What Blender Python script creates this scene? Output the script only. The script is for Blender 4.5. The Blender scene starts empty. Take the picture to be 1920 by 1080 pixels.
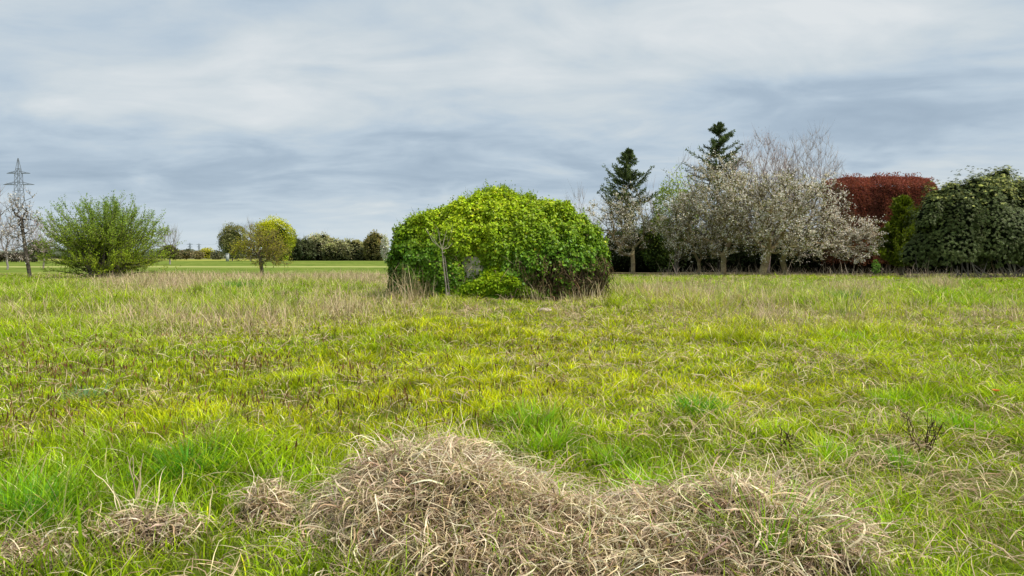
import bpy, math, time
import numpy as np

T0 = time.time()
scene = bpy.context.scene
COL = scene.collection
F = 1371.0           # focal length of the photograph in its 1920-wide pixels
HOR = 481.0          # its horizon row
H = 1.6              # eye height
PITCH = math.atan((540 - HOR) / F)

def rng_(s): return np.random.default_rng(s)

# ------------------------------------------------------------------ helpers
def X(px, d): return (px - 960.0) / F * d
def Z(py, d): return H + (HOR - py) / F * d
def ground(px, py):
    u, v = (px - 960) / F, (540 - py) / F
    cp, sp = math.cos(PITCH), math.sin(PITCH)
    dy, dz = cp + v * sp, v * cp - sp
    t = -H / dz
    return u * t, dy * t
def to_px(x, y):
    """photo position of ground points, used only to read which kind of sward grows there"""
    cp, sp = math.cos(PITCH), math.sin(PITCH)
    dep = y * cp + H * sp
    up = y * sp - H * cp
    return 960 + F * x / dep, 540 - F * up / dep

def unit(v): return v / (np.linalg.norm(v, axis=-1, keepdims=True) + 1e-9)

def _hash(ix, iy, iz, seed):
    h = (ix.astype(np.int64) * 374761393 + iy.astype(np.int64) * 668265263 + iz.astype(np.int64) * 2147483647 + seed * 1274126177) & 0xffffffff
    h = ((h ^ (h >> 13)) * 1274126177) & 0xffffffff
    h = h ^ (h >> 16)
    return (h & 0xffff) / 65535.0
def noise3(x, y, z, seed=0):
    x, y, z = np.broadcast_arrays(np.asarray(x, float), np.asarray(y, float), np.asarray(z, float))
    ix, iy, iz = np.floor(x), np.floor(y), np.floor(z)
    fx, fy, fz = x - ix, y - iy, z - iz
    fx, fy, fz = [f * f * (3 - 2 * f) for f in (fx, fy, fz)]
    r = 0
    for a in (0, 1):
        for b in (0, 1):
            for c in (0, 1):
                w = (fx if a else 1 - fx) * (fy if b else 1 - fy) * (fz if c else 1 - fz)
                r = r + w * _hash(ix + a, iy + b, iz + c, seed)
    return r
def noise2(x, y, seed=0, octs=3):
    x, y = np.asarray(x, float), np.asarray(y, float)
    r, a, t, s = 0, 1.0, 0, 1.0
    for o in range(octs):
        ix, iy = np.floor(x * s), np.floor(y * s)
        fx, fy = x * s - ix, y * s - iy
        fx, fy = fx * fx * (3 - 2 * fx), fy * fy * (3 - 2 * fy)
        zz = np.zeros_like(ix)
        n = ((1 - fx) * (1 - fy) * _hash(ix, iy, zz, seed + o) + fx * (1 - fy) * _hash(ix + 1, iy, zz, seed + o)
             + (1 - fx) * fy * _hash(ix, iy + 1, zz, seed + o) + fx * fy * _hash(ix + 1, iy + 1, zz, seed + o))
        r = r + a * n; t += a; a *= .5; s *= 2.03
    return r / t
def sstep(a, b, x): t = np.clip((x - a) / (b - a), 0, 1); return t * t * (3 - 2 * t)

class Buf:
    """collects verts / quads / tris / vertex colours and links them as ONE mesh object"""
    def __init__(self): self.v, self.q, self.t, self.c, self.n = [], [], [], [], 0
    def add(self, v, q=None, t=None, c=(1, 1, 1)):
        v = np.asarray(v, np.float32).reshape(-1, 3)
        c = np.asarray(c, np.float32)
        if c.ndim == 1: c = np.broadcast_to(c, (len(v), 3))
        if q is not None and len(q): self.q.append(np.asarray(q, np.int64).reshape(-1, 4) + self.n)
        if t is not None and len(t): self.t.append(np.asarray(t, np.int64).reshape(-1, 3) + self.n)
        self.v.append(v); self.c.append(c); self.n += len(v)
    def build(self, name, mat, parent=None, smooth=False):
        me = bpy.data.meshes.new(name)
        v = np.concatenate(self.v); c = np.clip(np.concatenate(self.c), 0.002, 1)
        q = np.concatenate(self.q) if self.q else np.zeros((0, 4), np.int64)
        t = np.concatenate(self.t) if self.t else np.zeros((0, 3), np.int64)
        if parent is not None:
            v = v - np.array(parent.location, np.float32)
        me.vertices.add(len(v)); me.vertices.foreach_set('co', v.astype(np.float32).ravel())
        me.loops.add(q.size + t.size)
        me.loops.foreach_set('vertex_index', np.concatenate([q.ravel(), t.ravel()]).astype(np.int32))
        me.polygons.add(len(q) + len(t))
        me.polygons.foreach_set('loop_start', np.concatenate([np.arange(len(q)) * 4, q.size + np.arange(len(t)) * 3]).astype(np.int32))
        if smooth: me.polygons.foreach_set('use_smooth', np.ones(len(q) + len(t), bool))
        me.update(calc_edges=True)
        a = me.color_attributes.new('tint', 'FLOAT_COLOR', 'POINT')
        a.data.foreach_set('color', np.concatenate([c, np.ones((len(c), 1), np.float32)], 1).astype(np.float32).ravel())
        me.materials.append(mat)
        o = bpy.data.objects.new(name, me); COL.objects.link(o)
        if parent is not None: o.parent = parent
        return o

def tag(o, label=None, cat=None, group=None, kind=None):
    for k, v in (('label', label), ('category', cat), ('group', group), ('kind', kind)):
        if v: o[k] = v
    return o
def thing(name, loc, label, cat, group=None):
    o = bpy.data.objects.new(name, None); COL.objects.link(o)
    o.location = loc; o.empty_display_size = .3
    return tag(o, label, cat, group)

def jit(rng, col, n, amt=.15, hue=.06):
    """n colours around col"""
    c = np.asarray(col, float)
    if c.ndim == 1: c = np.broadcast_to(c, (n, 3))
    b = np.exp(rng.normal(0, amt, (n, 1)))
    return c * b * np.exp(rng.normal(0, hue, (n, 3)))

def ribbons(buf, P, S, W, C):
    """P (N,K,3) centre lines, S (N,3) or (N,K,3) side vectors, W (N,K) widths, C (N,K,3)"""
    N, K, _ = P.shape
    if S.ndim == 2: S = S[:, None, :]
    off = S * (W[..., None] * .5)
    V = np.stack([P - off, P + off], 2).reshape(N * K * 2, 3)
    base = (np.arange(N) * K * 2)[:, None, None] + (np.arange(K - 1) * 2)[None, :, None]
    q = base + np.array([0, 1, 3, 2])[None, None, :]
    buf.add(V, q=q.reshape(-1, 4), c=np.repeat(C[:, :, None, :], 2, 2).reshape(-1, 3))

def blades(buf, rng, x, y, z, h, w, cb, ct, lean=.25, bend=.35, K=4, az=None):
    n = len(x)
    az = rng.uniform(0, 2 * np.pi, n) if az is None else az
    d = np.stack([np.cos(az), np.sin(az), np.zeros(n)], 1)
    s0 = az + np.pi / 2 + rng.normal(0, .5, n)
    S = np.stack([np.cos(s0), np.sin(s0), np.zeros(n)], 1)
    le = np.abs(rng.normal(0, .12, n) + lean)[:, None]; be = np.abs(rng.normal(bend, .2, n))[:, None]
    t = np.linspace(0, 1, K)[None, :]
    hor = h[:, None] * (le * t + be * t * t)
    up = h[:, None] * (t - .45 * be * t ** 2.2)
    P = np.stack([x, y, z], 1)[:, None, :] + d[:, None, :] * hor[..., None]
    P[..., 2] += up
    W = w[:, None] * (1 - t ** 2.2 * .93)
    C = cb[:, None, :] * (1 - t[..., None]) + ct[:, None, :] * t[..., None]
    ribbons(buf, P, S, W, C)

def strands(buf, rng, P0, L, w, p0, p1, cb, ct, K=7, swirl=1.2, az=None, minz=None):
    """long curling dry blades: pitch runs from p0 to p1 along the strand, azimuth swirls"""
    n = len(P0)
    t = np.linspace(0, 1, K)
    az = rng.uniform(0, 2 * np.pi, n) if az is None else az
    A = az[:, None] + rng.normal(0, swirl, n)[:, None] * t[None] + rng.normal(0, .15, (n, K)).cumsum(1)
    PI = p0[:, None] + (p1 - p0)[:, None] * t[None] ** .9 + rng.normal(0, .12, (n, K))
    D = np.stack([np.cos(A) * np.cos(PI), np.sin(A) * np.cos(PI), np.sin(PI)], -1) * (L / (K - 1))[:, None, None]
    P = P0[:, None, :] + np.concatenate([np.zeros((n, 1, 3)), D[:, :-1].cumsum(1)], 1)
    if minz is not None: P[..., 2] = np.maximum(P[..., 2], minz(P[..., 0], P[..., 1]) + .004)
    S = unit(np.cross(D, np.array([0, 0, 1.]) + rng.normal(0, .5, (n, 1, 3))))
    W = w[:, None] * np.interp(t, [0, .15, .6, 1], [.7, 1, .85, .12])[None]
    C = cb[:, None, :] * (1 - t[None, :, None]) + ct[:, None, :] * t[None, :, None]
    ribbons(buf, P, S, W, C)

def leaves(buf, rng, P, axis, nor, L, W, C, fold=.0):
    """diamond leaves from base P along axis"""
    n = len(P)
    axis = unit(axis); side = unit(np.cross(nor, axis)); up = np.cross(axis, side)
    L = np.broadcast_to(L, (n,))[:, None]; W = np.broadcast_to(W, (n,))[:, None]
    m = P + axis * L * .45
    lift = up * (W * fold)
    V = np.stack([P, m + side * W * .5 + lift, P + axis * L - lift * .6, m - side * W * .5 + lift], 1).reshape(-1, 3)
    b = (np.arange(n) * 4)[:, None]
    if fold:
        t = np.concatenate([b + np.array([0, 1, 2]), b + np.array([0, 2, 3])])
        buf.add(V, t=t, c=np.repeat(C, 4, 0))
    else:
        buf.add(V, q=b + np.arange(4), c=np.repeat(C, 4, 0))

def tubes(buf, A, B, ra, rb, C, sides=4):
    n = len(A); d = unit(B - A)
    ref = np.where(np.abs(d[:, 2:3]) > .9, np.array([[1., 0, 0]]), np.array([[0, 0, 1.]]))
    u = unit(np.cross(d, ref)); v = np.cross(d, u)
    a = np.linspace(0, 2 * np.pi, sides, endpoint=False)
    ring = u[:, None] * np.cos(a)[None, :, None] + v[:, None] * np.sin(a)[None, :, None]
    ext = d * (ra * .5)[:, None]
    V = np.concatenate([A[:, None] - ext[:, None] * .3 + ring * ra[:, None, None], B[:, None] + ext[:, None] * .3 + ring * rb[:, None, None]], 1)
    b = (np.arange(n) * 2 * sides)[:, None, None]; k = np.arange(sides); k2 = (k + 1) % sides
    q = b + np.stack([k, k2, k2 + sides, k + sides], 1)[None]
    buf.add(V.reshape(-1, 3), q=q.reshape(-1, 4), c=np.repeat(C, 2 * sides, 0))

def path_tube(buf, pts, rad, col, sides=8):
    """one welded tube along a polyline"""
    pts = np.asarray(pts, float); n = len(pts); rad = np.broadcast_to(rad, (n,))
    d = unit(np.gradient(pts, axis=0))
    ref = np.array([1., 0, 0]) if abs(d[0, 2]) > .8 else np.array([0, 0, 1.])
    u = unit(np.cross(d, ref)); v = np.cross(d, u)
    a = np.linspace(0, 2 * np.pi, sides, endpoint=False)
    V = pts[:, None] + (u[:, None] * np.cos(a)[None, :, None] + v[:, None] * np.sin(a)[None, :, None]) * rad[:, None, None]
    q = [[i * sides + k, i * sides + (k + 1) % sides, (i + 1) * sides + (k + 1) % sides, (i + 1) * sides + k] for i in range(n - 1) for k in range(sides)]
    buf.add(V.reshape(-1, 3), q=q, c=col)

def box(buf, x0, x1, y0, y1, z0, z1, c):
    V = [(x, y, z) for z in (z0, z1) for y in (y0, y1) for x in (x0, x1)]
    q = [(0, 2, 3, 1), (4, 5, 7, 6), (0, 1, 5, 4), (2, 6, 7, 3), (0, 4, 6, 2), (1, 3, 7, 5)]
    buf.add(V, q=q, c=c)

def blob(buf, c, r, col, lump=.18, seed=0, nu=26, nv=16, zmin=None, fs=2.2):
    """closed lumpy body"""
    th = np.linspace(0, 2 * np.pi, nu, endpoint=False); ph = np.linspace(.02, np.pi - .02, nv)
    T, P_ = np.meshgrid(th, ph)
    d = np.stack([np.sin(P_) * np.cos(T), np.sin(P_) * np.sin(T), np.cos(P_)], -1)
    k = 1 + lump * (2 * noise3(d[..., 0] * fs + 9, d[..., 1] * fs + 5, d[..., 2] * fs + 3, seed) - 1)
    V = np.asarray(c) + d * np.asarray(r) * k[..., None]
    if zmin is not None: V[..., 2] = np.maximum(V[..., 2], zmin)
    q = [[j * nu + i, j * nu + (i + 1) % nu, (j + 1) * nu + (i + 1) % nu, (j + 1) * nu + i] for j in range(nv - 1) for i in range(nu)]
    buf.add(V.reshape(-1, 3), q=q, c=col)

# ------------------------------------------------------------------ materials
def mat_foliage(name, trans=.3, rough=.55, spec=.3, nscale=9.0, namt=.25, tmul=(1.15, 1.2, .7)):
    m = bpy.data.materials.new(name); m.use_nodes = True
    nt = m.node_tree; N, L = nt.nodes, nt.links; N.clear()
    out = N.new('ShaderNodeOutputMaterial')
    at = N.new('ShaderNodeAttribute'); at.attribute_name = 'tint'
    geo = N.new('ShaderNodeNewGeometry')
    no = N.new('ShaderNodeTexNoise'); no.inputs['Scale'].default_value = nscale; no.inputs['Detail'].default_value = 2
    L.new(geo.outputs['Position'], no.inputs['Vector'])
    mr = N.new('ShaderNodeMapRange'); mr.inputs['To Min'].default_value = 1 - namt; mr.inputs['To Max'].default_value = 1 + namt
    mr.inputs['From Min'].default_value = .3; mr.inputs['From Max'].default_value = .7
    L.new(no.outputs['Fac'], mr.inputs['Value'])
    mu = N.new('ShaderNodeVectorMath'); mu.operation = 'SCALE'
    L.new(at.outputs['Color'], mu.inputs[0]); L.new(mr.outputs['Result'], mu.inputs['Scale'])
    p = N.new('ShaderNodeBsdfPrincipled'); p.inputs['Roughness'].default_value = rough
    p.inputs['Specular IOR Level'].default_value = spec
    L.new(mu.outputs[0], p.inputs['Base Color'])
    se = N.new('ShaderNodeSeparateColor'); L.new(at.outputs['Color'], se.inputs[0])
    ms = N.new('ShaderNodeMapRange'); ms.inputs['From Min'].default_value = .03; ms.inputs['From Max'].default_value = .12; ms.inputs['To Min'].default_value = 0; ms.inputs['To Max'].default_value = spec
    L.new(se.outputs[1], ms.inputs['Value']); L.new(ms.outputs['Result'], p.inputs['Specular IOR Level'])
    if trans > 0:
        tr = N.new('ShaderNodeBsdfTranslucent')
        tm = N.new('ShaderNodeVectorMath'); tm.operation = 'MULTIPLY'; tm.inputs[1].default_value = tmul
        L.new(mu.outputs[0], tm.inputs[0]); L.new(tm.outputs[0], tr.inputs['Color'])
        mx = N.new('ShaderNodeMixShader'); mx.inputs[0].default_value = trans
        L.new(p.outputs[0], mx.inputs[1]); L.new(tr.outputs[0], mx.inputs[2]); L.new(mx.outputs[0], out.inputs['Surface'])
    else:
        L.new(p.outputs[0], out.inputs['Surface'])
    return m
M_GRASS = mat_foliage('grass_blade', .40, .65, .04, 3.0, .2, (1.15, 1.15, .45))
M_DRY = mat_foliage('dry_blade', .22, .6, .25, 20, .25, (1.1, 1, .8))
M_LEAF = mat_foliage('leaf', .3, .55, .12)
M_GLOSS = mat_foliage('glossy_leaf', .18, .45, .22)
M_PETAL = mat_foliage('petal', .3, .7, .1, 5, .1, (1, 1, 1))
M_BARK = mat_foliage('bark', 0, .9, .1, 14, .4)
M_CORE = mat_foliage('matt_growth', 0, 1, 0, 5, .4)  # matt growth for the far woodland
M_STONE = mat_foliage('stone', 0, .9, .2, 6, .35)
M_METAL = mat_foliage('galvanised_steel', 0, .6, .3, 2, .1)

# ------------------------------------------------------------------ camera, sun, sky
cam = bpy.data.cameras.new('camera'); co = bpy.data.objects.new('camera', cam); COL.objects.link(co)
cam.sensor_width = 36; cam.lens = 36 * F / 1920
cam.clip_start = .05; cam.clip_end = 12000
co.location = (0, 0, H); co.rotation_euler = (math.pi / 2 - PITCH, 0, 0)
scene.camera = co

SUN_EL, SUN_AZ = 54.0, 118.0      # azimuth clockwise from the view direction: behind and to the right
sd = bpy.data.lights.new('sun', 'SUN'); so = bpy.data.objects.new('sun', sd); COL.objects.link(so)
sd.energy = 4.4; sd.angle = math.radians(6); sd.color = (1, .94, .82)
so.rotation_euler = (math.radians(90 - SUN_EL), 0, math.radians(180 - SUN_AZ))
so.location = (20, -20, 40)

world = bpy.data.worlds.new('World'); scene.world = world; world.use_nodes = True
def build_world():
    nt = world.node_tree; N, L = nt.nodes, nt.links; N.clear()
    out = N.new('ShaderNodeOutputWorld'); bg = N.new('ShaderNodeBackground'); bg.inputs['Strength'].default_value = .1
    L.new(bg.outputs[0], out.inputs[0])
    sky = N.new('ShaderNodeTexSky'); sky.sky_type = 'NISHITA'; sky.sun_disc = False
    sky.sun_elevation = math.radians(SUN_EL); sky.sun_rotation = math.radians(SUN_AZ)
    tc = N.new('ShaderNodeTexCoord'); D = tc.outputs['Generated']
    sep = N.new('ShaderNodeSeparateXYZ'); L.new(D, sep.inputs[0])
    def math_(op, a, b=None, clamp=False):
        n = N.new('ShaderNodeMath'); n.operation = op; n.use_clamp = clamp
        for i, s in enumerate((a, b)):
            if s is None: continue
            if isinstance(s, (int, float)): n.inputs[i].default_value = s
            else: L.new(s, n.inputs[i])
        return n.outputs[0]
    zc = math_('ADD', math_('MAXIMUM', sep.outputs['Z'], 0.0), .17)
    px = math_('DIVIDE', sep.outputs['X'], zc); py = math_('DIVIDE', sep.outputs['Y'], zc)
    def noise(sx, sy, scale, det, rough, dist, off):
        cb = N.new('ShaderNodeCombineXYZ'); L.new(math_('MULTIPLY', px, sx), cb.inputs[0]); L.new(math_('MULTIPLY', py, sy), cb.inputs[1]); cb.inputs[2].default_value = off
        n = N.new('ShaderNodeTexNoise'); n.inputs['Scale'].default_value = scale; n.inputs['Detail'].default_value = det
        n.inputs['Roughness'].default_value = rough; n.inputs['Distortion'].default_value = dist
        L.new(cb.outputs[0], n.inputs['Vector']); return n.outputs['Fac']
    big = noise(.75, .8, .9, 4, .5, .5, 3.7)
    mid = noise(.9, 1.25, 1.7, 8, .52, .8, 8.2)
    fine = noise(.9, 1.3, 5.0, 5, .55, .3, 1.1)
    v = math_('ADD', math_('MULTIPLY', big, .5), math_('ADD', -.07, math_('ADD', math_('MULTIPLY', mid, .50), math_('MULTIPLY', fine, .16))))
    # broad brighter / darker banks of cloud, by direction in the sky
    def bank(pxl, pyl, rx, ry, amt):
        ux = math_('DIVIDE', sep.outputs['X'], math_('MAXIMUM', sep.outputs['Y'], .05)); uz = math_('DIVIDE', sep.outputs['Z'], math_('MAXIMUM', sep.outputs['Y'], .05))
        a = math_('DIVIDE', math_('SUBTRACT', ux, (pxl - 960) / F), rx / F); b = math_('DIVIDE', math_('SUBTRACT', uz, (HOR - pyl) / F), ry / F)
        r2 = math_('ADD', math_('MULTIPLY', a, a), math_('MULTIPLY', b, b))
        return math_('MULTIPLY', math_('POWER', 2.718, math_('MULTIPLY', r2, -1.0)), amt)
    for b in ((1600, 50, 420, 90, .12), (620, 150, 420, 110, .10), (100, 230, 260, 60, .06), (1720, 235, 460, 75, -.15), (420, 330, 800, 70, -.06),
              (300, 20, 330, 60, -.09), (560, 10, 160, 60, -.10), (1100, 150, 250, 60, .03), (1250, 230, 200, 40, .05)):
        v = math_('ADD', v, bank(*b))
    cr = N.new('ShaderNodeValToRGB'); L.new(v, cr.inputs[0])
    e = cr.color_ramp.elements
    e[0].position = .28; e[0].color = (.35, .445, .55, 1)
    e[1].position = .70; e[1].color = (.76, .80, .82, 1)
    for pos, c in ((.39, (.415, .515, .62, 1)), (.47, (.505, .605, .70, 1)), (.57, (.625, .695, .74, 1))):
        k = e.new(pos); k.color = c
    # paler towards the horizon
    hz = N.new('ShaderNodeMapRange'); L.new(sep.outputs['Z'], hz.inputs['Value'])
    hz.inputs['From Min'].default_value = .0; hz.inputs['From Max'].default_value = .095; hz.inputs['To Min'].default_value = .75; hz.inputs['To Max'].default_value = 0
    hz.interpolation_type = 'SMOOTHSTEP'
    m1 = N.new('ShaderNodeMix'); m1.data_type = 'RGBA'
    L.new(hz.outputs[0], m1.inputs['Factor']); L.new(cr.outputs[0], m1.inputs['A']); m1.inputs['B'].default_value = (.66, .75, .81, 1)
    sc = N.new('ShaderNodeVectorMath'); sc.operation = 'SCALE'; L.new(m1.outputs['Result'], sc.inputs[0]); sc.inputs['Scale'].default_value = 10.0
    m2 = N.new('ShaderNodeMix'); m2.data_type = 'RGBA'; m2.inputs['Factor'].default_value = .95
    L.new(sky.outputs[0], m2.inputs['A']); L.new(sc.outputs[0], m2.inputs['B'])
    L.new(m2.outputs['Result'], bg.inputs['Color'])
build_world()
scene.view_settings.view_transform = 'Standard'; scene.view_settings.look = 'None'; scene.view_settings.exposure = 0
try:
    scene.cycles.max_bounces = 6; scene.cycles.diffuse_bounces = 3; scene.cycles.glossy_bounces = 2; scene.cycles.transmission_bounces = 4
    scene.cycles.sample_clamp_indirect = 4
except Exception: pass

# ------------------------------------------------------------------ ground
def gz(x, y):
    """height of the rough meadow"""
    near = 1 - sstep(45, 75, np.asarray(y, float))
    return near * ((noise2(np.asarray(x) * .55, np.asarray(y) * .55, 5, 3) - .5) * .16 + (noise2(np.asarray(x) * .12, np.asarray(y) * .12, 9, 2) - .5) * .25)

def gauss(px, py, items):
    r = np.zeros_like(px)
    for (a, b, rx, ry, w) in items: r = r + w * np.exp(-((px - a) / rx) ** 2 - ((py - b) / ry) ** 2)
    return r
DRYZ = [(290, 533, 130, 16, .9), (470, 530, 160, 14, .75), (650, 525, 80, 14, .9), (330, 612, 160, 24, .55), (500, 602, 90, 25, .6), (640, 585, 60, 20, .75),
        (760, 562, 50, 24, .8), (880, 588, 40, 12, .5), (1070, 588, 40, 16, .5), (1230, 555, 70, 16, .9), (1330, 570, 130, 36, .5), (1440, 608, 25, 12, .8),
        (1600, 550, 60, 14, .7), (1760, 543, 40, 14, .8), (1560, 605, 150, 26, .4), (1850, 600, 80, 14, .4), (1900, 590, 30, 14, .5),
        (1700, 850, 150, 36, .4), (1650, 930, 180, 60, .5), (1850, 990, 130, 80, .6), (1290, 812, 130, 24, .4), (1680, 790, 50, 18, .6), (1890, 780, 40, 22, .6),
        (300, 745, 60, 14, .35), (1500, 900, 120, 36, .5), (170, 1030, 110, 36, .5), (60, 1065, 90, 26, .5), (30, 590, 60, 20, .3), (1560, 690, 200, 30, .15), (1050, 850, 60, 60, .25)]
SPIKEZ = [(350, 740, 330, 80, 1), (90, 710, 160, 60, .8), (820, 760, 200, 55, .8), (250, 860, 240, 60, .55), (950, 650, 250, 30, .4), (60, 850, 110, 60, .6), (560, 840, 130, 40, .5)]
YELZ = [(900, 720, 450, 90, .8), (1050, 620, 500, 40, .7), (300, 800, 350, 90, .6), (1500, 720, 300, 60, .4), (1700, 610, 160, 30, .2)]
RICHZ = [(90, 980, 260, 120, .9), (480, 890, 130, 70, .7), (1000, 800, 110, 60, .6), (1310, 770, 60, 40, .6), (1780, 760, 130, 60, .5), (90, 560, 80, 20, .5), (420, 548, 60, 18, .5), (1800, 560, 90, 20, .6), (1650, 650, 120, 24, .4)]
TALLZ = [(450, 565, 520, 44, 1), (1450, 575, 430, 42, .9), (200, 600, 250, 45, .6), (800, 575, 260, 20, .6)]

def build_ground():
    ys = np.concatenate([np.arange(-8, 30, .22), 30 + (np.linspace(0, 1, 110) ** 2.2) * 3970])
    xs_n = np.sinh(np.linspace(-1, 1, 260) * 5.4) / math.sinh(5.4)
    XX, YY = np.meshgrid(xs_n, ys)
    XX = XX * 4000
    V = np.stack([XX, YY, gz(XX, YY)], -1)
    ny, nx = XX.shape
    i = np.arange(ny * nx).reshape(ny, nx)
    q = np.stack([i[:-1, :-1], i[:-1, 1:], i[1:, 1:], i[1:, :-1]], -1).reshape(-1, 4)
    b = Buf(); b.add(V.reshape(-1, 3), q=q, c=(1, 1, 1))
    m = bpy.data.materials.new('meadow_soil_and_field'); m.use_nodes = True
    nt = m.node_tree; N, L = nt.nodes, nt.links; N.clear()
    out = N.new('ShaderNodeOutputMaterial'); p = N.new('ShaderNodeBsdfPrincipled'); p.inputs['Roughness'].default_value = 1; p.inputs['Specular IOR Level'].default_value = 0
    L.new(p.outputs[0], out.inputs[0])
    geo = N.new('ShaderNodeNewGeometry'); sep = N.new('ShaderNodeSeparateXYZ'); L.new(geo.outputs['Position'], sep.inputs[0])
    def noise(sx, sy, det=5, rough=.6):
        mp = N.new('ShaderNodeMapping'); mp.inputs['Scale'].default_value = (sx, sy, 1); L.new(geo.outputs['Position'], mp.inputs[0])
        n = N.new('ShaderNodeTexNoise'); n.inputs['Scale'].default_value = 1; n.inputs['Detail'].default_value = det; n.inputs['Roughness'].default_value = rough
        L.new(mp.outputs[0], n.inputs['Vector']); return n.outputs['Fac']
    def ramp(f, stops):
        r = N.new('ShaderNodeValToRGB'); L.new(f, r.inputs[0]); e = r.color_ramp.elements
        e[0].position, e[0].color = stops[0][0], (*stops[0][1], 1); e[1].position, e[1].color = stops[-1][0], (*stops[-1][1], 1)
        for s in stops[1:-1]: k = e.new(s[0]); k.color = (*s[1], 1)
        return r.outputs[0]
    def mix(f, a, b_):
        n = N.new('ShaderNodeMix'); n.data_type = 'RGBA'
        if isinstance(f, float): n.inputs['Factor'].default_value = f
        else: L.new(f, n.inputs['Factor'])
        for s, k in ((a, 'A'), (b_, 'B')):
            if isinstance(s, tuple): n.inputs[k].default_value = (*s, 1)
            else: L.new(s, n.inputs[k])
        return n.outputs['Result']
    def rng_map(src, a, c, x0=0, x1=1):
        r = N.new('ShaderNodeMapRange'); L.new(src, r.inputs[0]); r.inputs['From Min'].default_value = a; r.inputs['From Max'].default_value = c
        r.inputs['To Min'].default_value = x0; r.inputs['To Max'].default_value = x1; r.interpolation_type = 'SMOOTHSTEP'; return r.outputs[0]
    near = ramp(noise(2.2, 2.2, 7, .7), [(.3, (.05, .075, .010)), (.5, (.10, .14, .016)), (.7, (.17, .17, .05))])
    # cut field beyond: long streaks across the view
    f1 = ramp(noise(.09, .05, 6, .65), [(.3, (.10, .155, .028)), (.5, (.155, .215, .042)), (.72, (.24, .26, .07))])
    f2 = ramp(noise(.8, .25, 6, .7), [(.3, (.5, .55, .4)), (.5, (1, 1, 1)), (.7, (1.5, 1.3, 1.3))])
    mu = N.new('ShaderNodeVectorMath'); mu.operation = 'MULTIPLY'; L.new(f1, mu.inputs[0]); L.new(f2, mu.inputs[1])
    field = mu.outputs[0]
    def wob(amp):   # distance with an uneven edge
        n = noise(.06, .02, 3); s = N.new('ShaderNodeMath'); s.operation = 'MULTIPLY_ADD'; L.new(n, s.inputs[0]); s.inputs[1].default_value = amp; L.new(sep.outputs['Y'], s.inputs[2]); return s.outputs[0]
    def band(y0, y1, soft, amp):
        w = wob(amp); a = rng_map(w, y0 - soft, y0 + soft); c = rng_map(w, y1 - soft, y1 + soft, 1, 0)
        t = N.new('ShaderNodeMath'); t.operation = 'MULTIPLY'; L.new(a, t.inputs[0]); L.new(c, t.inputs[1]); return t.outputs[0]
    field = mix(band(64, 69, 1.5, 8), field, (.045, .075, .012))          # ditch shadow painted as a dark strip along the meadow edge
    field = mix(band(112, 122, 2.5, 6), field, (.42, .42, .16))          # pale dry line across the field
    field = mix(band(300, 420, 20, 40), field, (.34, .34, .08))          # yellow margin at its far end
    field = mix(rng_map(sep.outputs['Y'], 420, 470), field, (.17, .16, .08))
    litter = ramp(noise(1.2, 1.2, 6, .7), [(.3, (.05, .045, .02)), (.5, (.10, .085, .045)), (.7, (.15, .13, .05))])
    right = rng_map(sep.outputs['X'], 1, 7)
    beyond = mix(right, field, litter)
    final = mix(rng_map(wob(6), 60, 70), near, beyond)
    L.new(final, p.inputs['Base Color'])
    bm = N.new('ShaderNodeBump'); bm.inputs['Strength'].default_value = .6; bm.inputs['Distance'].default_value = .1
    L.new(noise(3, 3, 6, .7), bm.inputs['Height']); L.new(bm.outputs[0], p.inputs['Normal'])
    o = b.build('ground', m, smooth=True)
    tag(o, 'rough meadow ground running into a flat green field up to the horizon', 'ground', kind='structure')
build_ground()

# ------------------------------------------------------------------ meadow grass (uncountable)
def scatter(rng, n0, d0, dmin, dmax, exp, spread=.80):
    """points over the wedge of meadow, thinning with distance"""
    ds = np.linspace(dmin, dmax, 4000)
    dens = n0 * np.minimum(1, d0 / np.maximum(ds, .1)) ** exp * (2 * spread * ds + 7)
    cdf = np.cumsum(dens) * (ds[1] - ds[0]); n = int(cdf[-1])
    d = np.interp(rng.uniform(0, cdf[-1], n), cdf, ds)
    x = rng.uniform(-1, 1, n) * (spread * d + 3.5)
    return x, d
HEAPS = []       # (x, y, rx, ry, h): where the fallen dry grass lies
def fields(x, y):
    px, py = to_px(x, y)
    n1 = noise2(x * .8, y * .8, 21, 4); n2 = noise2(x * .22, y * .22, 33, 3); n3 = noise2(x * 2.6, y * 2.6, 41, 3)
    return dict(px=px, py=py, n1=n1, n2=n2, n3=n3, dry=gauss(px, py, DRYZ), spike=gauss(px, py, SPIKEZ), yel=gauss(px, py, YELZ), rich=gauss(px, py, RICHZ), tall=gauss(px, py, TALLZ))

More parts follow.
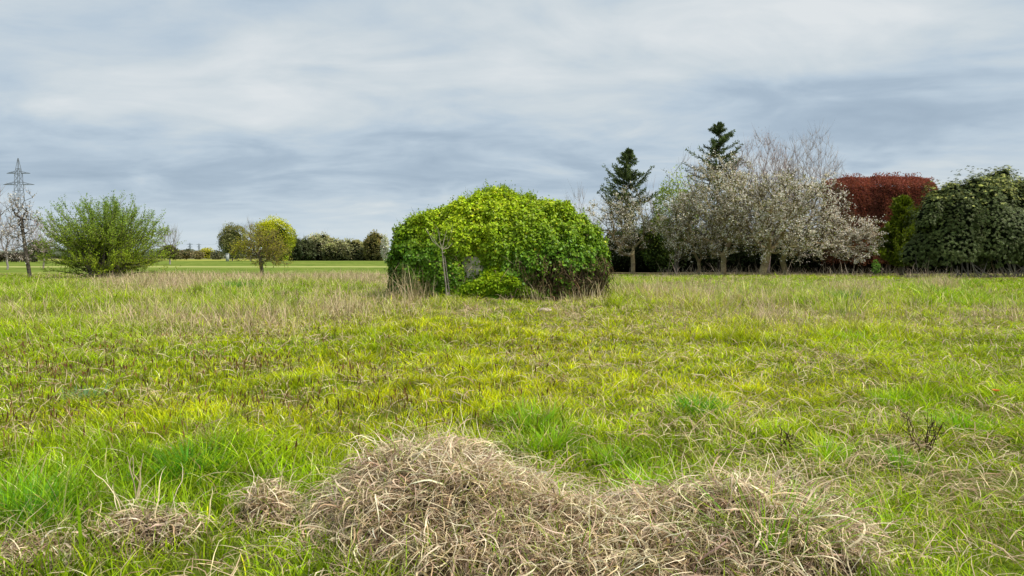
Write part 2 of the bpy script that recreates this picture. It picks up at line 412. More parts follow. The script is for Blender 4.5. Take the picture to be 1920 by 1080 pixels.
def on_hut(x, y): return (np.abs((x + .45) / 3.7) ** 3 + np.abs((y - 27.6) / 2.5) ** 3) < 1
def green_grass():
    rng = rng_(11)
    x, y = scatter(rng, 1700, 6.5, .3, 66, 1.33)
    f = fields(x, y)
    # tussocks: keep fewer blades in thin spots
    keep = rng.uniform(0, 1, len(x)) < np.clip(1.15 - .75 * f['dry'] - .9 * sstep(.56, .75, f['n3']) + .25 * f['rich'], .12, 1)
    keep &= ~on_hut(x, y)
    for (hx, hy, rx, ry, hh) in HEAPS: keep &= ((((x - hx) / rx) ** 2 + ((y - hy) / ry) ** 2) > .72) | (rng.uniform(0, 1, len(x)) < .12)
    x, y = x[keep], y[keep]; f = {k: v[keep] for k, v in f.items()}
    n = len(x)
    tus = sstep(.5, .8, noise2(x * 1.7, y * 1.7, 77, 2))
    h = (.075 + .06 * f['n1'] + .14 * np.clip(f['rich'], 0, 1) + .16 * np.clip(f['tall'], 0, 1) * (.4 + f['n1']) + .12 * tus * (y < 45)) * rng.lognormal(0, .28, n)
    big = sstep(.45, .72, noise2(x * .55 + 3, y * .40, 91, 3))
    h *= (1 + (.9 * big - .25) * sstep(9, 16, y)) * (1 - .45 * sstep(50, 60, y))
    h *= 1 - .5 * np.exp(-((f['px'] - 950) / 200) ** 2 - ((f['py'] - 585) / 28) ** 2)
    h *= 1 - .30 * (1 - sstep(8, 20, y)) * (1 - .8 * np.clip(f['rich'], 0, 1))
    w = .0054 * (np.maximum(y, 4) / 4) ** .62 * rng.lognormal(0, .36, n) * (1 + .35 * np.clip(f['rich'], 0, 1))
    green = np.array([.37, .56, .018]); yel = np.array([.74, .72, .016]); deep = np.array([.11, .34, .016]); straw = np.array([.78, .67, .32]); gry = np.array([.36, .47, .07])
    ky = np.clip(.22 + .85 * f['yel'] * (.5 + f['n2']) + .5 * (f['n1'] - .5), 0, 1)[:, None]
    kr = np.clip(f['rich'] * .75 + 1.4 * (f['n2'] - .55) + .35 * tus - .1 + .4 * big * (y > 12), 0, 1)[:, None]
    c = green * (1 - ky) + yel * ky
    c = c * (1 - kr * .7) + deep * kr * .7
    kg = (rng.uniform(0, 1, n) < .10)[:, None]; c = np.where(kg, gry, c)
    kd = (rng.uniform(0, 1, n) < np.clip(.07 + .05 * (f['px'] > 1000) + .40 * f['dry'] + .25 * sstep(.5, .75, f['n3']) + .1 * f['tall'], 0, .8))[:, None]
    c = np.where(kd, straw * rng.uniform(.6, 1.15, (n, 1)), c)
    c = c * (.72 + .56 * sstep(.3, .72, noise2(x * 3.4 + 5, y * 3.4, 88, 3)))[:, None]
    ct = jit(rng, c, n, .30, .06); cb = ct * np.array([.42, .5, .42])  # blade bases darkened: shade in the gaps painted in
    lean = .16 + .55 * sstep(.5, .68, noise2(x * .9 + 11, y * .9, 63, 3)) + .12 * (f['px'] > 1100) - .1 * np.clip(f['rich'], 0, 1)
    for lo, hi, K in ((0, 9, 5), (9, 22, 4), (22, 99, 3)):
        b = Buf(); s = (y >= lo) & (y < hi)
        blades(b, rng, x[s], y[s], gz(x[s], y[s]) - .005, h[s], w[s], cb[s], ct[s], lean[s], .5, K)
        parts_green.append(b)
    b = Buf()
    for k in parts_green:
        b.add(np.concatenate(k.v), q=np.concatenate(k.q), c=np.concatenate(k.c))
    o = b.build('meadow_grass', M_GRASS)
    tag(o, 'green and yellow-green blades of the rough meadow covering the ground', 'grass', kind='stuff')
    print('green blades', n, round(time.time() - T0, 1))
parts_green = []

def dry_thatch():
    rng = rng_(12)
    # lying, tangled dead blades between the green ones
    x, y = scatter(rng, 480, 6.5, .3, 64, 1.3)
    f = fields(x, y)
    keep = rng.uniform(0, 1, len(x)) < np.clip(.12 + .08 * (f['px'] > 1000) + 1.0 * f['dry'] * (.35 + f['n1']) + .32 * sstep(.52, .72, f['n3']), 0, 1)
    keep &= ~on_hut(x, y)
    x, y = x[keep], y[keep]; f = {k: v[keep] for k, v in f.items()}; n = len(x)
    L = rng.uniform(.12, .34, n) * (1 + .5 * np.clip(f['tall'], 0, 1)); w = .0052 * (np.maximum(y, 4) / 4) ** .6 * rng.lognormal(0, .2, n)
    tan = np.array([.72, .60, .36]); pink = np.array([.58, .42, .27]); brown = np.array([.30, .20, .11])
    k = rng.uniform(0, 1, (n, 1)); far = sstep(12, 24, y)[:, None]
    c = np.where(k < .5, tan * (1 - far * .4) + pink * far * .4, np.where(k < .8, pink, brown)); c = jit(rng, c, n, .18, .04)
    b = Buf()
    P0 = np.stack([x, y, gz(x, y) + rng.uniform(0, .05, n) + .06 * np.clip(f['dry'], 0, 1) * rng.uniform(0, 1, n)], 1)
    strands(b, rng, P0, L, w, rng.uniform(.1, 1.1, n), rng.uniform(-1.0, .2, n), c * .75, c, 5, .9)
    # standing dead stems, the taller band in front of the trees
    x, y = scatter(rng, 190, 6.5, 8, 62, 1.05)
    f = fields(x, y)
    keep = rng.uniform(0, 1, len(x)) < np.clip(.03 + .85 * f['tall'] * (.06 + 1.7 * sstep(.42, .68, f['n1'])) * (.25 + 1.1 * f['dry']) + .5 * f['dry'] * (y > 14), 0, 1)
    keep &= ~on_hut(x, y)
    x, y = x[keep], y[keep]; f = {k: v[keep] for k, v in f.items()}; n = len(x)
    h = rng.uniform(.2, .62, n) * (.6 + .7 * np.clip(f['tall'] + f['dry'], 0, 1)); w = .0044 * (np.maximum(y, 4) / 4) ** .62
    h *= 1 - .5 * np.exp(-((f['px'] - 950) / 200) ** 2 - ((f['py'] - 585) / 28) ** 2)
    k = rng.uniform(0, 1, (n, 1)); c = np.where(k < .45, np.array([.72, .59, .36]), np.where(k < .8, np.array([.56, .40, .28]), np.array([.40, .44, .12])))
    c = jit(rng, c, n, .16, .04)
    blades(b, rng, x, y, gz(x, y), h, w, c * .7, c, .22, .3, 4)
    o = b.build('dead_grass', M_DRY)
    tag(o, 'straw-coloured dead blades and stems tangled through the green meadow', 'dead grass', kind='stuff')
    # dark red-brown flowering spikes over the left half
    rng = rng_(13); b = Buf()
    x, y = scatter(rng, 190, 6.5, 2.5, 20, .9)
    f = fields(x, y)
    keep = rng.uniform(0, 1, len(x)) < np.clip(f['spike'] * (.12 + 1.2 * sstep(.45, .75, f['n3']) * sstep(.3, .6, f['n1'])), 0, 1)
    x, y = x[keep], y[keep]; n = len(x)
    h = rng.uniform(.12, .24, n); w = .0042 * (np.maximum(y, 4) / 4) ** .5 * rng.uniform(.8, 1.5, n)
    c = jit(rng, np.where(rng.uniform(0, 1, (n, 1)) < .6, np.array([.13, .07, .03]), np.array([.26, .15, .05])), n, .2, .06)
    blades(b, rng, x, y, gz(x, y), h, w, np.broadcast_to(np.array([.16, .2, .03]), (n, 3)), c, .12, .1, 3)
    z0 = gz(x, y) + h * .62
    P = np.stack([x, y, z0], 1); ax = unit(np.stack([rng.normal(0, .22, n), rng.normal(0, .22, n), np.ones(n)], 1))
    leaves(b, rng, P, ax, rng.normal(0, 1, (n, 3)), h * .45, w * 2.3, c)
    o = b.build('brown_flower_spikes', M_DRY)
    tag(o, 'short dark brown flowering spikes scattered thickly in the left meadow', 'flower spikes', kind='stuff')
    print('thatch', round(time.time() - T0, 1))

# ------------------------------------------------------------------ heaps of fallen grass and green tufts in the foreground
def heap_z(x, y, hp):
    hx, hy, rx, ry, hh = hp
    a = np.arctan2((y - hy) / ry, (x - hx) / rx)
    k = 1 + .38 * (noise2(np.cos(a) * 2.1 + 7 + hx, np.sin(a) * 2.1 + 3, 4, 3) - .5) * 2
    r = np.sqrt(((x - hx) / rx) ** 2 + ((y - hy) / ry) ** 2) / k
    top = np.clip(1 - r ** 2.6, 0, 1) ** .7
    return gz(x, y) + hh * top * (.35 + 1.15 * noise2(x * 2.6 + 3, y * 2.6, 51, 3)) + .05 * top * (noise2(x * 9, y * 9, 52, 2) - .5)
def dry_heap(hp, seed, label, nst, tint=(1, 1, 1), Lr=(.16, .40)):
    hx, hy, rx, ry, hh = hp; rng = rng_(seed); b = Buf()
    HEAPS.append(hp)
    u = np.linspace(-1.1, 1.1, 46); XX, YY = np.meshgrid(hx + u * rx, hy + u * ry)
    ZZ = heap_z(XX, YY, hp) - .035
    i = np.arange(46 * 46).reshape(46, 46); q = np.stack([i[:-1, :-1], i[:-1, 1:], i[1:, 1:], i[1:, :-1]], -1).reshape(-1, 4)
    inside = (heap_z(XX, YY, hp) - gz(XX, YY) > .012).ravel(); q = q[inside[q].all(1)]
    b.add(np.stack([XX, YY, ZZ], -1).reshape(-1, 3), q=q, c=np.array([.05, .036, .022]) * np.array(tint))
    def pts(n, lim=1.0):
        a = rng.uniform(0, 2 * np.pi, n); r = np.sqrt(rng.uniform(0, 1, n)) * lim
        return hx + np.cos(a) * r * rx, hy + np.sin(a) * r * ry, a
    tan = np.array([.70, .55, .34]); pale = np.array([.85, .72, .50]); pink = np.array([.46, .33, .23]); brown = np.array([.17, .115, .075]); grn = np.array([.30, .30, .09])
    for n, lim, lift, zlo, pale_k, wk in ((int(nst * .6), 1.16, .0, -.06, .04, .7), (int(nst * .55), 1.0, .02, 0, .44, 1.0), (int(nst * .6), 1.05, .01, 0, .3, .5)):
        x, y, a = pts(n, lim)
        # locks: neighbouring blades share a direction
        lock = noise2(x * 5.5, y * 5.5, seed + 5, 2) * 6 * np.pi + rng.normal(0, 1.0, n)
        z = heap_z(x, y, hp) + zlo + rng.uniform(-.03, lift, n)
        k = rng.uniform(0, 1, (n, 1))
        c = np.where(k < pale_k, pale, np.where(k < pale_k + .22, tan, np.where(k < pale_k + .42, pink, np.where(k < .93, brown * 1.35, grn))))
        c = jit(rng, c, n, .2, .05) * np.array(tint)
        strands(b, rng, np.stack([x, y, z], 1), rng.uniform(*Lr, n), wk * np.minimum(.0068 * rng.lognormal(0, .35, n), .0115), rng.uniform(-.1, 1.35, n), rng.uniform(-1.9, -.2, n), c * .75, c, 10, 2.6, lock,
                minz=lambda X_, Y_: heap_z(X_, Y_, hp) - .03)
    # stray ends and loops standing out of the top
    n = int(nst * .035); x, y, a = pts(n, .85)
    c = jit(rng, pale, n, .12, .03)
    strands(b, rng, np.stack([x, y, heap_z(x, y, hp)], 1), rng.uniform(.18, .42, n), rng.uniform(.003, .0055, n), rng.uniform(.9, 1.5, n), rng.uniform(-.9, .9, n), c * .8, c, 9, 1.0)
    # a few green blades growing through
    n = int(nst * .15); x, y, a = pts(n, 1.22)
    c = jit(rng, (.30, .46, .02), n, .25, .06)
    blades(b, rng, x, y, heap_z(x, y, hp) - .03, rng.uniform(.08, .24, n), rng.uniform(.004, .008, n), c * .7, c, .25, .5, 5)
    o = b.build('dry_grass_heap', M_DRY)
    tag(o, label, 'dry grass', 'matted heaps of dead grass in the foreground')

def at(px, py): return ground(px, py)
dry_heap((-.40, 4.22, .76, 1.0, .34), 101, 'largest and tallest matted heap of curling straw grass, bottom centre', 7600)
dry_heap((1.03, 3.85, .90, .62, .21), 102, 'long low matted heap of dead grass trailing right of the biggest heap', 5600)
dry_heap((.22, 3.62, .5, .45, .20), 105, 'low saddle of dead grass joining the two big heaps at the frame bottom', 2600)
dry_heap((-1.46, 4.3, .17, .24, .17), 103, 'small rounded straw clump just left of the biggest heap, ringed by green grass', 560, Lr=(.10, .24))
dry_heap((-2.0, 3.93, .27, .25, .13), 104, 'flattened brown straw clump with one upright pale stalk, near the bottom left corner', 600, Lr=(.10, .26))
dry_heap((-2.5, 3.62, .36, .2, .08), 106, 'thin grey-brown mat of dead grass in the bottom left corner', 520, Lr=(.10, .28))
green_grass()
dry_thatch()

def tuft(px, py, r, h, n, seed, label, c=(.20, .38, .025), w=.0065, lean=.3, bend=.45, name='grass_tuft', cat='grass tuft', group='bright green grass tufts in the meadow', yellow=.3):
    rng = rng_(seed); x0, y0 = ground(px, py)
    a = rng.uniform(0, 2 * np.pi, n); rr = np.abs(rng.normal(0, .5, n)) * r
    x, y = x0 + np.cos(a) * rr, y0 + np.sin(a) * rr
    cc = np.where(rng.uniform(0, 1, (n, 1)) < yellow, np.array(c) * np.array([1.6, 1.15, 1]), np.array(c)) * 1.35; ct = jit(rng, cc, n, .18, .05)
    b = Buf()
    blades(b, rng, x, y, gz(x, y) - .01, h * rng.uniform(.45, 1.1, n), w * rng.uniform(.7, 1.3, n), ct * .6, ct, lean, bend, 6, az=a + rng.normal(0, .6, n))
    tag(b.build(name, M_GRASS), label, cat, group)
tuft(995, 815, .34, .32, 420, 201, 'bright green tuft just behind the biggest straw heap, left of its neighbour', w=.009)
tuft(1035, 850, .30, .30, 360, 202, 'bright green tuft behind the saddle of the straw heaps, below its neighbour', w=.008)
tuft(1315, 782, .28, .26, 420, 203, 'deep green round tuft standing alone in the meadow right of centre', (.11, .30, .03), w=.008, yellow=.1)
tuft(1550, 868, .25, .27, 260, 204, 'light yellow-green upright tuft behind the right end of the low straw heap', (.26, .44, .03), w=.008)
tuft(1212, 935, .20, .25, 230, 205, 'narrow fresh tuft rising at the back edge of the low straw heap', (.24, .42, .03), w=.008)
tuft(1690, 872, .30, .2, 260, 206, 'wide low green tuft beside dry thatch near the dark dead weed', (.16, .34, .03))
tuft(1800, 800, .50, .24, 420, 207, 'broad glossy green tuft at the right edge in front of the orange flower', (.2, .4, .02), w=.009)
tuft(1680, 745, .40, .22, 300, 208, 'leaning bright tuft left of the orange flower', (.21, .4, .02), w=.009)
tuft(1440, 1078, .24, .46, 240, 209, 'long-bladed tall green tuft in front of the low straw heap at the bottom edge', (.22, .42, .04), w=.010, lean=.35, bend=.35)
tuft(60, 1010, .28, .38, 170, 210, 'tall blue-green blades at the left frame edge, bottom corner', (.14, .34, .05), w=.008, lean=.15, bend=.35)
tuft(160, 745, .28, .20, 140, 211, 'pale grey-green leafy rosette among brown spikes at the left', (.17, .27, .13), w=.014, lean=.5, bend=.6, yellow=0)
tuft(1150, 870, .25, .24, 200, 212, 'loose green tuft between the two larger tufts and the low straw heap', (.2, .38, .03), w=.007)
tuft(350, 905, .35, .3, 320, 213, 'dark lush green tuft left of the small rounded straw clump', (.10, .28, .025), w=.007, yellow=.1)
tuft(1600, 640, .5, .3, 220, 214, 'bright lime tuft in the mid meadow below the dark shrub', (.24, .42, .02), w=.014)
tuft(430, 548, 1.0, .55, 350, 215, 'emerald green tuft in the dry grass in front of the small olive tree', (.10, .30, .03), w=.022, yellow=.05)
tuft(1590, 575, .7, .6, 200, 216, 'dark blue-green upright tuft in the tall grass below the young yew', (.08, .2, .05), w=.02, yellow=.0)

def upright_stalk():
    rng = rng_(31); b = Buf(); x0, y0 = ground(262, 985)
    for k in range(4):
        p = np.array([[x0 + rng.normal(0, .008), y0, gz(x0, y0)]]); pts = [p[0]]
        for i in range(7): pts.append(pts[-1] + np.array([rng.normal(0, .012), rng.normal(0, .01), .055]))
        path_tube(b, pts, np.linspace(.006, .002, 8), (.6, .5, .33), 5)
    tag(b.build('dry_stalk', M_DRY), 'pale twisted upright stalk rising from the flattened brown straw clump', 'dry stalk')
upright_stalk()

def dead_weed(px, py, h, seed, label, n=9):
    rng = rng_(seed); x0, y0 = ground(px, py); z0 = float(gz(x0, y0)); b = Buf()
    for k in range(n):
        a = rng.uniform(0, 6.28); pts = [np.array([x0 + rng.normal(0, .04), y0 + rng.normal(0, .04), z0])]; d = np.array([math.cos(a) * .3, math.sin(a) * .3, 1])
        for i in range(6):
            d = d + rng.normal(0, .13, 3); pts.append(pts[-1] + unit(d) * h / 6 * rng.uniform(.7, 1.1))
            if i > 1:
                e = unit(d + rng.normal(0, .8, 3)); path_tube(b, [pts[-1], pts[-1] + e * h * .12, pts[-1] + e * h * .2 + np.array([0, 0, h * .05])], [.003, .0025, .0015], (.06, .04, .03), 4)
        path_tube(b, pts, np.linspace(.0055, .002, 7), (.07, .045, .03), 5)
    tag(b.build('dead_weed', M_BARK), label, 'dead weed', 'dark dried weed stalks')
dead_weed(1728, 845, .34, 41, 'blackish branching dead weed in the grass toward the right edge')
dead_weed(1470, 850, .22, 42, 'low dark dead weed arching left of the light yellow-green tuft', 7)
dead_weed(245, 850, .16, 43, 'short black withered weed in the grass left of the straw heaps', 6)

def orange_flower():
    x, y = ground(1865, 752); z = float(gz(x, y)); t = thing('orange_flower', (x, y, z), 'single small orange flower in the grass at the right edge', 'flower')
    b = Buf(); path_tube(b, [(x, y, z), (x + .01, y, z + .08), (x + .015, y, z + .16)], [.003, .003, .002], (.12, .25, .03), 5); b.build('stem', M_LEAF, t)
    rng = rng_(5); b = Buf(); n = 12; a = np.linspace(0, 6.28, n, endpoint=False)
    P = np.tile([[x + .015, y, z + .16]], (n, 1)); ax = np.stack([np.cos(a), np.sin(a), .5 + 0 * a], 1)
    leaves(b, rng, P, ax, np.tile([[0, 0, 1.]], (n, 1)), .055, .04, jit(rng, (.75, .24, .05), n, .1, .05)); b.build('petals', M_PETAL, t)
orange_flower()

def stone(px, py, r, seed, label):
    x, y = ground(px, py); b = Buf(); z = float(gz(x, y))
    blob(b, (x, y, z + r[2] * .4), r, (.40, .33, .25), .3, seed, 18, 12)
    tag(b.build('stone', M_STONE, smooth=True), label, 'stone', 'pale stones by the ivy mound')
stone(842, 571, (.15, .13, .20), 3, 'pale stone at the foot of the staked sapling by the ivy mound')
stone(1022, 587, (.18, .14, .08), 6, 'flat pale stone in the grass before the bare stems of the ivy mound')

# ------------------------------------------------------------------ trees: skeleton grown to scattered tips
def tip_tree(rng, root, stem, targets, bf=.35, seg=.6, wob=.06, up=.0):
    """connects every target to the nearest point of the growing tree (short paths to the root are favoured)"""
    stem = np.asarray(stem, float); cap = len(stem) + len(targets) * 14
    P = np.zeros((cap, 3)); par = np.full(cap, -1); plen = np.zeros(cap); n = len(stem)
    P[:n] = stem
    for i in range(1, n): par[i] = i - 1; plen[i] = plen[i - 1] + np.linalg.norm(stem[i] - stem[i - 1])
    start = max(1, int(n * .45)) if n > 3 else n - 1
    cen = stem[-1]
    order = np.argsort(np.linalg.norm(targets - cen, axis=1)); tips = []
    for k in order:
        t = targets[k]
        d = np.linalg.norm(P[start:n] - t, axis=1)
        down = np.maximum(0, P[start:n, 2] - t[2]) * up
        j = start + int(np.argmin(d + bf * plen[start:n] + down)); dist = d[j - start]
        m = min(12, max(1, int(dist / seg))); prev = j
        for i in range(1, m + 1):
            q = P[j] + (t - P[j]) * i / m
            if i < m:
                q = q + rng.normal(0, wob, 3) * dist * .5
                q[2] += up * .10 * dist * math.sin(math.pi * i / m) * -1 if up else 0
            P[n] = q; par[n] = prev; plen[n] = plen[prev] + np.linalg.norm(q - P[prev]); prev = n; n += 1
        tips.append(n - 1)
    P, par, plen = P[:n], par[:n], plen[:n]
    cnt = np.zeros(n)
    cnt[tips] += 1
    for i in range(n - 1, 0, -1): cnt[par[i]] += cnt[i]
    return P, par, np.maximum(cnt, 1), np.array(tips)
def ell_pts(rng, n, c, r, shell=.0, zcut=-1.0, seed=0, lump=.15):
    out = []
    while sum(map(len, out)) < n:
        d = unit(rng.normal(0, 1, (n * 2, 3))); rad = rng.uniform(shell ** 3, 1, n * 2) ** (1 / 3)
        k = 1 + lump * (2 * noise3(d[:, 0] * 2 + 9, d[:, 1] * 2 + 5, d[:, 2] * 2 + 3, seed) - 1)
        p = d * (rad * k)[:, None]; p = p[p[:, 2] > zcut]; out.append(p)
    return np.asarray(c) + np.concatenate(out)[:n] * np.asarray(r)
def skeleton(bt, bc, P, par, cnt, r_base, r_tip, col, rng, split=.035, pw=.5, tmul=1.0):
    """thick wood goes to bt (trunk), thin wood to bc (crown)"""
    mx = cnt.max(); rad = np.maximum(r_tip, r_base * (cnt / mx) ** pw)
    i = np.arange(1, len(P)); A, B = P[par[i]], P[i]; ra = np.minimum(rad[par[i]], rad[i] * 1.5 + r_tip); rb = rad[i]
    C = jit(rng, col, len(i), .12, .03)
    big = rb > split
    if big.any(): tubes(bt, A[big], B[big], ra[big], rb[big], C[big] * tmul, 7)
    if (~big).any(): tubes(bc, A[~big], B[~big], ra[~big], rb[~big], C[~big], 3)
    return rad
def stem_pts(rng, x, y, h, n=6, lean=(0, 0), wob=.04, z=None):
    z = float(gz(x, y)) - .1 if z is None else z
    p = np.array([[x + lean[0] * t, y + lean[1] * t, z + h * t] for t in np.linspace(0, 1, n)])
    p[1:-1, :2] += rng.normal(0, wob, (n - 2, 2)); return p
def twigs(bc, rng, P, D, m, L, w, col, up=.4, spread=.7, K=3):
    """m fine shoots from each point; returns sample points along them"""
    n = len(P) * m
    S = np.repeat(P, m, 0); d = unit(np.repeat(D, m, 0) + rng.normal(0, spread, (n, 3)) + np.array([0, 0, up]))
    l = L * rng.uniform(.4, 1.2, n)
    t = np.linspace(0, 1, K)
    bendv = rng.normal(0, .12, (n, 3)); bendv[:, 2] += up * .2
    Q = S[:, None] + d[:, None] * (l[:, None] * t[None])[..., None] + bendv[:, None] * (l[:, None] * t[None] ** 2)[..., None]
    side = unit(np.cross(d, rng.normal(0, 1, (n, 3))))
    C = jit(rng, col, n, .15, .03)
    ribbons(bc, Q, side, np.broadcast_to(w * (1 - .75 * t), (n, K)).copy(), np.repeat(C[:, None], K, 1))
    return Q, d
def along(rng, Q, m):
    """m random points on each polyline of Q (N,K,3)"""
    N, K, _ = Q.shape; u = rng.uniform(0.05, 1, (N, m)) * (K - 1); i = np.minimum(u.astype(int), K - 2); f = (u - i)[..., None]
    r = np.arange(N)[:, None]; return (Q[r, i] * (1 - f) + Q[r, i + 1] * f).reshape(-1, 3)
def rleaf(buf, rng, P, L, W, C, droop=0.0, upn=.5, fold=.0):
    n = len(P); ax = rng.normal(0, 1, (n, 3)); ax[:, 2] -= droop
    leaves(buf, rng, P, ax, rng.normal(0, .7, (n, 3)) + np.array([0, 0, upn]), L * rng.uniform(.6, 1.25, n), W * rng.uniform(.6, 1.25, n), C, fold)

BARK = (.16, .135, .11); BARKG = (.22, .20, .16); MOSSY = (.20, .18, .10)

def shoot_dirs(P, par, idx): return unit(P[idx] - P[np.maximum(par[idx], 0)])

def blossom_tree(px, py_base, d, cx, ctop, cbot, half_w, label, seed, ntar=420, r_base=.2, petals=9, pet_col=(.94, .87, .77), depth=.8, trunk_top=None, bcol=(.115, .095, .055), lean=0, twl=.75, dens=1.0, leafk=.36, extra=(), group='white-blossomed fruit trees in front of the right hedge'):
    rng = rng_(seed); x = X(px, d); t = thing('blossom_tree', (x, d, 0), label, 'tree', group)
    zc0, zc1 = Z(cbot, d), Z(ctop, d); c = (X(cx, d), d, (zc0 + zc1) / 2); r = (half_w / F * d, half_w / F * d * depth, (zc1 - zc0) / 2)
    th = (Z(trunk_top, d) if trunk_top else zc0 * .9)
    stem = stem_pts(rng, x, d, th, 6, (lean, 0), .03, 0 - .05)
    tar = ell_pts(rng, ntar, c, r, .25, -.92, seed, .28)
    for (ex, ey, erx, erz, m) in extra: tar = np.concatenate([tar, ell_pts(rng, m, (X(ex, d), d - .5, Z(ey, d)), (erx / F * d, erx / F * d * .8, erz / F * d), .1, -1, seed + 1)])
    P, par, cnt, tips = tip_tree(rng, None, stem, tar, .3, .55, .09, .15)
    bt, bc = Buf(), Buf()
    skeleton(bt, bc, P, par, cnt, r_base * 1.15, .012, bcol, rng, .04, .5, np.array([2.7, 2.6, 2.5]))
    src = np.concatenate([tips, rng.choice(np.arange(len(stem), len(P)), min(len(P) - len(stem), len(tips)), replace=False)])
    Q, dd = twigs(bc, rng, P[src], shoot_dirs(P, par, src), 5, twl, .024, np.array(bcol) * 1.15, .35, .8)
    pp = along(rng, Q, max(1, int(petals * 1.25 * dens))); pp = pp + rng.normal(0, .04, pp.shape)
    # blossom comes in clumps with bare stretches between
    k = .5 * noise3(pp[:, 0] * 1.1, pp[:, 1] * 1.1, pp[:, 2] * 1.1, seed) + .5 * noise3(pp[:, 0] * 3.4, pp[:, 1] * 3.4, pp[:, 2] * 3.4, seed + 1) + rng.normal(0, .05, len(pp)); pp = pp[k > .535]
    n = len(pp); cc = np.where(rng.uniform(0, 1, (n, 1)) < .80, np.array(pet_col), np.array(pet_col) * np.array([.78, .68, .55]))
    g = rng.uniform(0, 1, (n, 1)) < leafk; cc = np.where(g, np.array([.27, .27, .06]), cc)
    rleaf(bc, rng, pp, .115, .095, jit(rng, cc, n, .14, .03), 0, .8)
    bt.build('trunk', M_BARK, t); bc.build('crown', M_PETAL, t)

def bare_tree(px, d, ctop, cbot, half_w, label, seed, ntar=220, r_base=.18, col=(.30, .24, .21), up=.9, twl=1.1, m=5, cx=None, group='leafless trees', stem_top=None, tw=.022, depth=.8, name='bare_tree', buds=0):
    rng = rng_(seed); x = X(px, d); t = thing(name, (x, d, 0), label, 'tree', group)
    zc0, zc1 = Z(cbot, d), Z(ctop, d); hz = (zc1 - zc0) / 2; c = (X(cx or px, d), d, zc0 + hz * .9); r = (half_w / F * d, half_w / F * d * depth, hz * .95)
    stem = stem_pts(rng, x, d, Z(stem_top, d) if stem_top else zc0 + hz * .5, 7, (0, 0), .05, -.05)
    tar = ell_pts(rng, ntar, c, r, .35, -.95, seed)
    P, par, cnt, tips = tip_tree(rng, None, stem, tar, .6, .7, .03)
    bt, bc = Buf(), Buf(); skeleton(bt, bc, P, par, cnt, r_base, .014, col, rng, .045, .55)
    D = unit(shoot_dirs(P, par, tips) + np.array([0, 0, up * .6]))
    Q, dd = twigs(bc, rng, P[tips], D, m, twl, tw, col, up, .42, 4)
    if buds:
        pp = along(rng, Q, buds); rleaf(bc, rng, pp, .09, .07, jit(rng, (.42, .30, .27), len(pp), .2, .04))
    bt.build('trunk', M_BARK, t); bc.build('crown', M_BARK, t)

def leafy_tree(name, px, d, ctop, cbot, half_w, col, label, seed, n_leaf=9000, leaf=.3, core=.6, cx=None, trunk_r=.2, depth=.8, lump=.22, group=None, cat='tree', top_col=None, nblob=26, core_col=(.02, .03, .01), base=None, mat=None, trunk=True, core_k=True, sprays=0, low_dark=False):
    """crown of clumps: leaf sprays on many lobes round a core painted dark for inner shade"""
    rng = rng_(seed); x = X(px, d); t = thing(name, (x, d, 0), label, cat, group)
    z0, z1 = Z(cbot, d), Z(ctop, d); c = np.array((X(cx or px, d), d, (z0 + z1) / 2)); r = np.array((half_w / F * d, half_w / F * d * depth, (z1 - z0) / 2))
    bc = Buf()
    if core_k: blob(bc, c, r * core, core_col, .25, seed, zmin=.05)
    cen = ell_pts(rng, nblob, c, r * .78, .55, -1, seed, lump)
    rb = r.min() * rng.uniform(.24, .42, nblob)
    w = rb ** 2; k = rng.choice(nblob, n_leaf, p=w / w.sum())
    dirs = rng.normal(0, 1, (n_leaf, 3)) + .9 * unit((cen[k] - c) / r); dirs[:, 2] += .25; dirs = unit(dirs)
    p = cen[k] + dirs * (rb[k] * rng.uniform(.75, 1.12, n_leaf))[:, None]
    f = rng.uniform(0, 1, n_leaf) < .42; d2 = unit(rng.normal(0, 1, (n_leaf, 3)))
    k2 = (1 + lump * (2 * noise3(d2[:, 0] * 2 + 9, d2[:, 1] * 2 + 5, d2[:, 2] * 2 + 3, seed) - 1)) * (.80 + .22 * noise3(d2[:, 0] * 6, d2[:, 1] * 6, d2[:, 2] * 6, seed + 1)) * rng.uniform(.72, 1.08, n_leaf)
    p = np.where(f[:, None], c + d2 * r * k2[:, None], p); dirs = np.where(f[:, None], d2, dirs)
    ok = p[:, 2] > .05; p, dirs, k = p[ok], dirs[ok], k[ok]; n = len(p)
    cc = np.broadcast_to(np.array(col), (n, 3)).copy()
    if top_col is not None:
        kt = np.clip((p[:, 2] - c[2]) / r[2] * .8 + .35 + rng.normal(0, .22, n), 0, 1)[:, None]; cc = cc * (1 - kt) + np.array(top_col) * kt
    cc = cc * np.exp(rng.normal(0, .25, nblob))[k][:, None]
    leaves(bc, rng, p, dirs + rng.normal(0, .7, (n, 3)), dirs + rng.normal(0, .5, (n, 3)) + np.array([0, 0, .3]), leaf * rng.uniform(.6, 1.3, n), leaf * .55 * rng.uniform(.6, 1.3, n), jit(rng, cc, n, .2, .06))
    if sprays:
        idx = rng.choice(n, sprays); twigs(bc, rng, p[idx], unit(dirs[idx]), 2, leaf * 3.5, leaf * .08, (.2, .17, .12), .6, .4)
    if trunk:
        bt = Buf(); stem = stem_pts(rng, x, d, max(.6, c[2]), 6, (c[0] - x, 0), .04, -.05); path_tube(bt, stem, np.linspace(trunk_r, trunk_r * .6, 6), BARK, 8)
        for j in range(5):
            q = cen[rng.integers(nblob)]; s = stem[3]; path_tube(bt, [s, (s + q) / 2 + rng.normal(0, .1, 3), q], [trunk_r * .5, trunk_r * .35, trunk_r * .12], BARK, 6)
        bt.build('trunk', M_BARK, t)
    bc.build('crown', mat or M_LEAF, t)
    return t

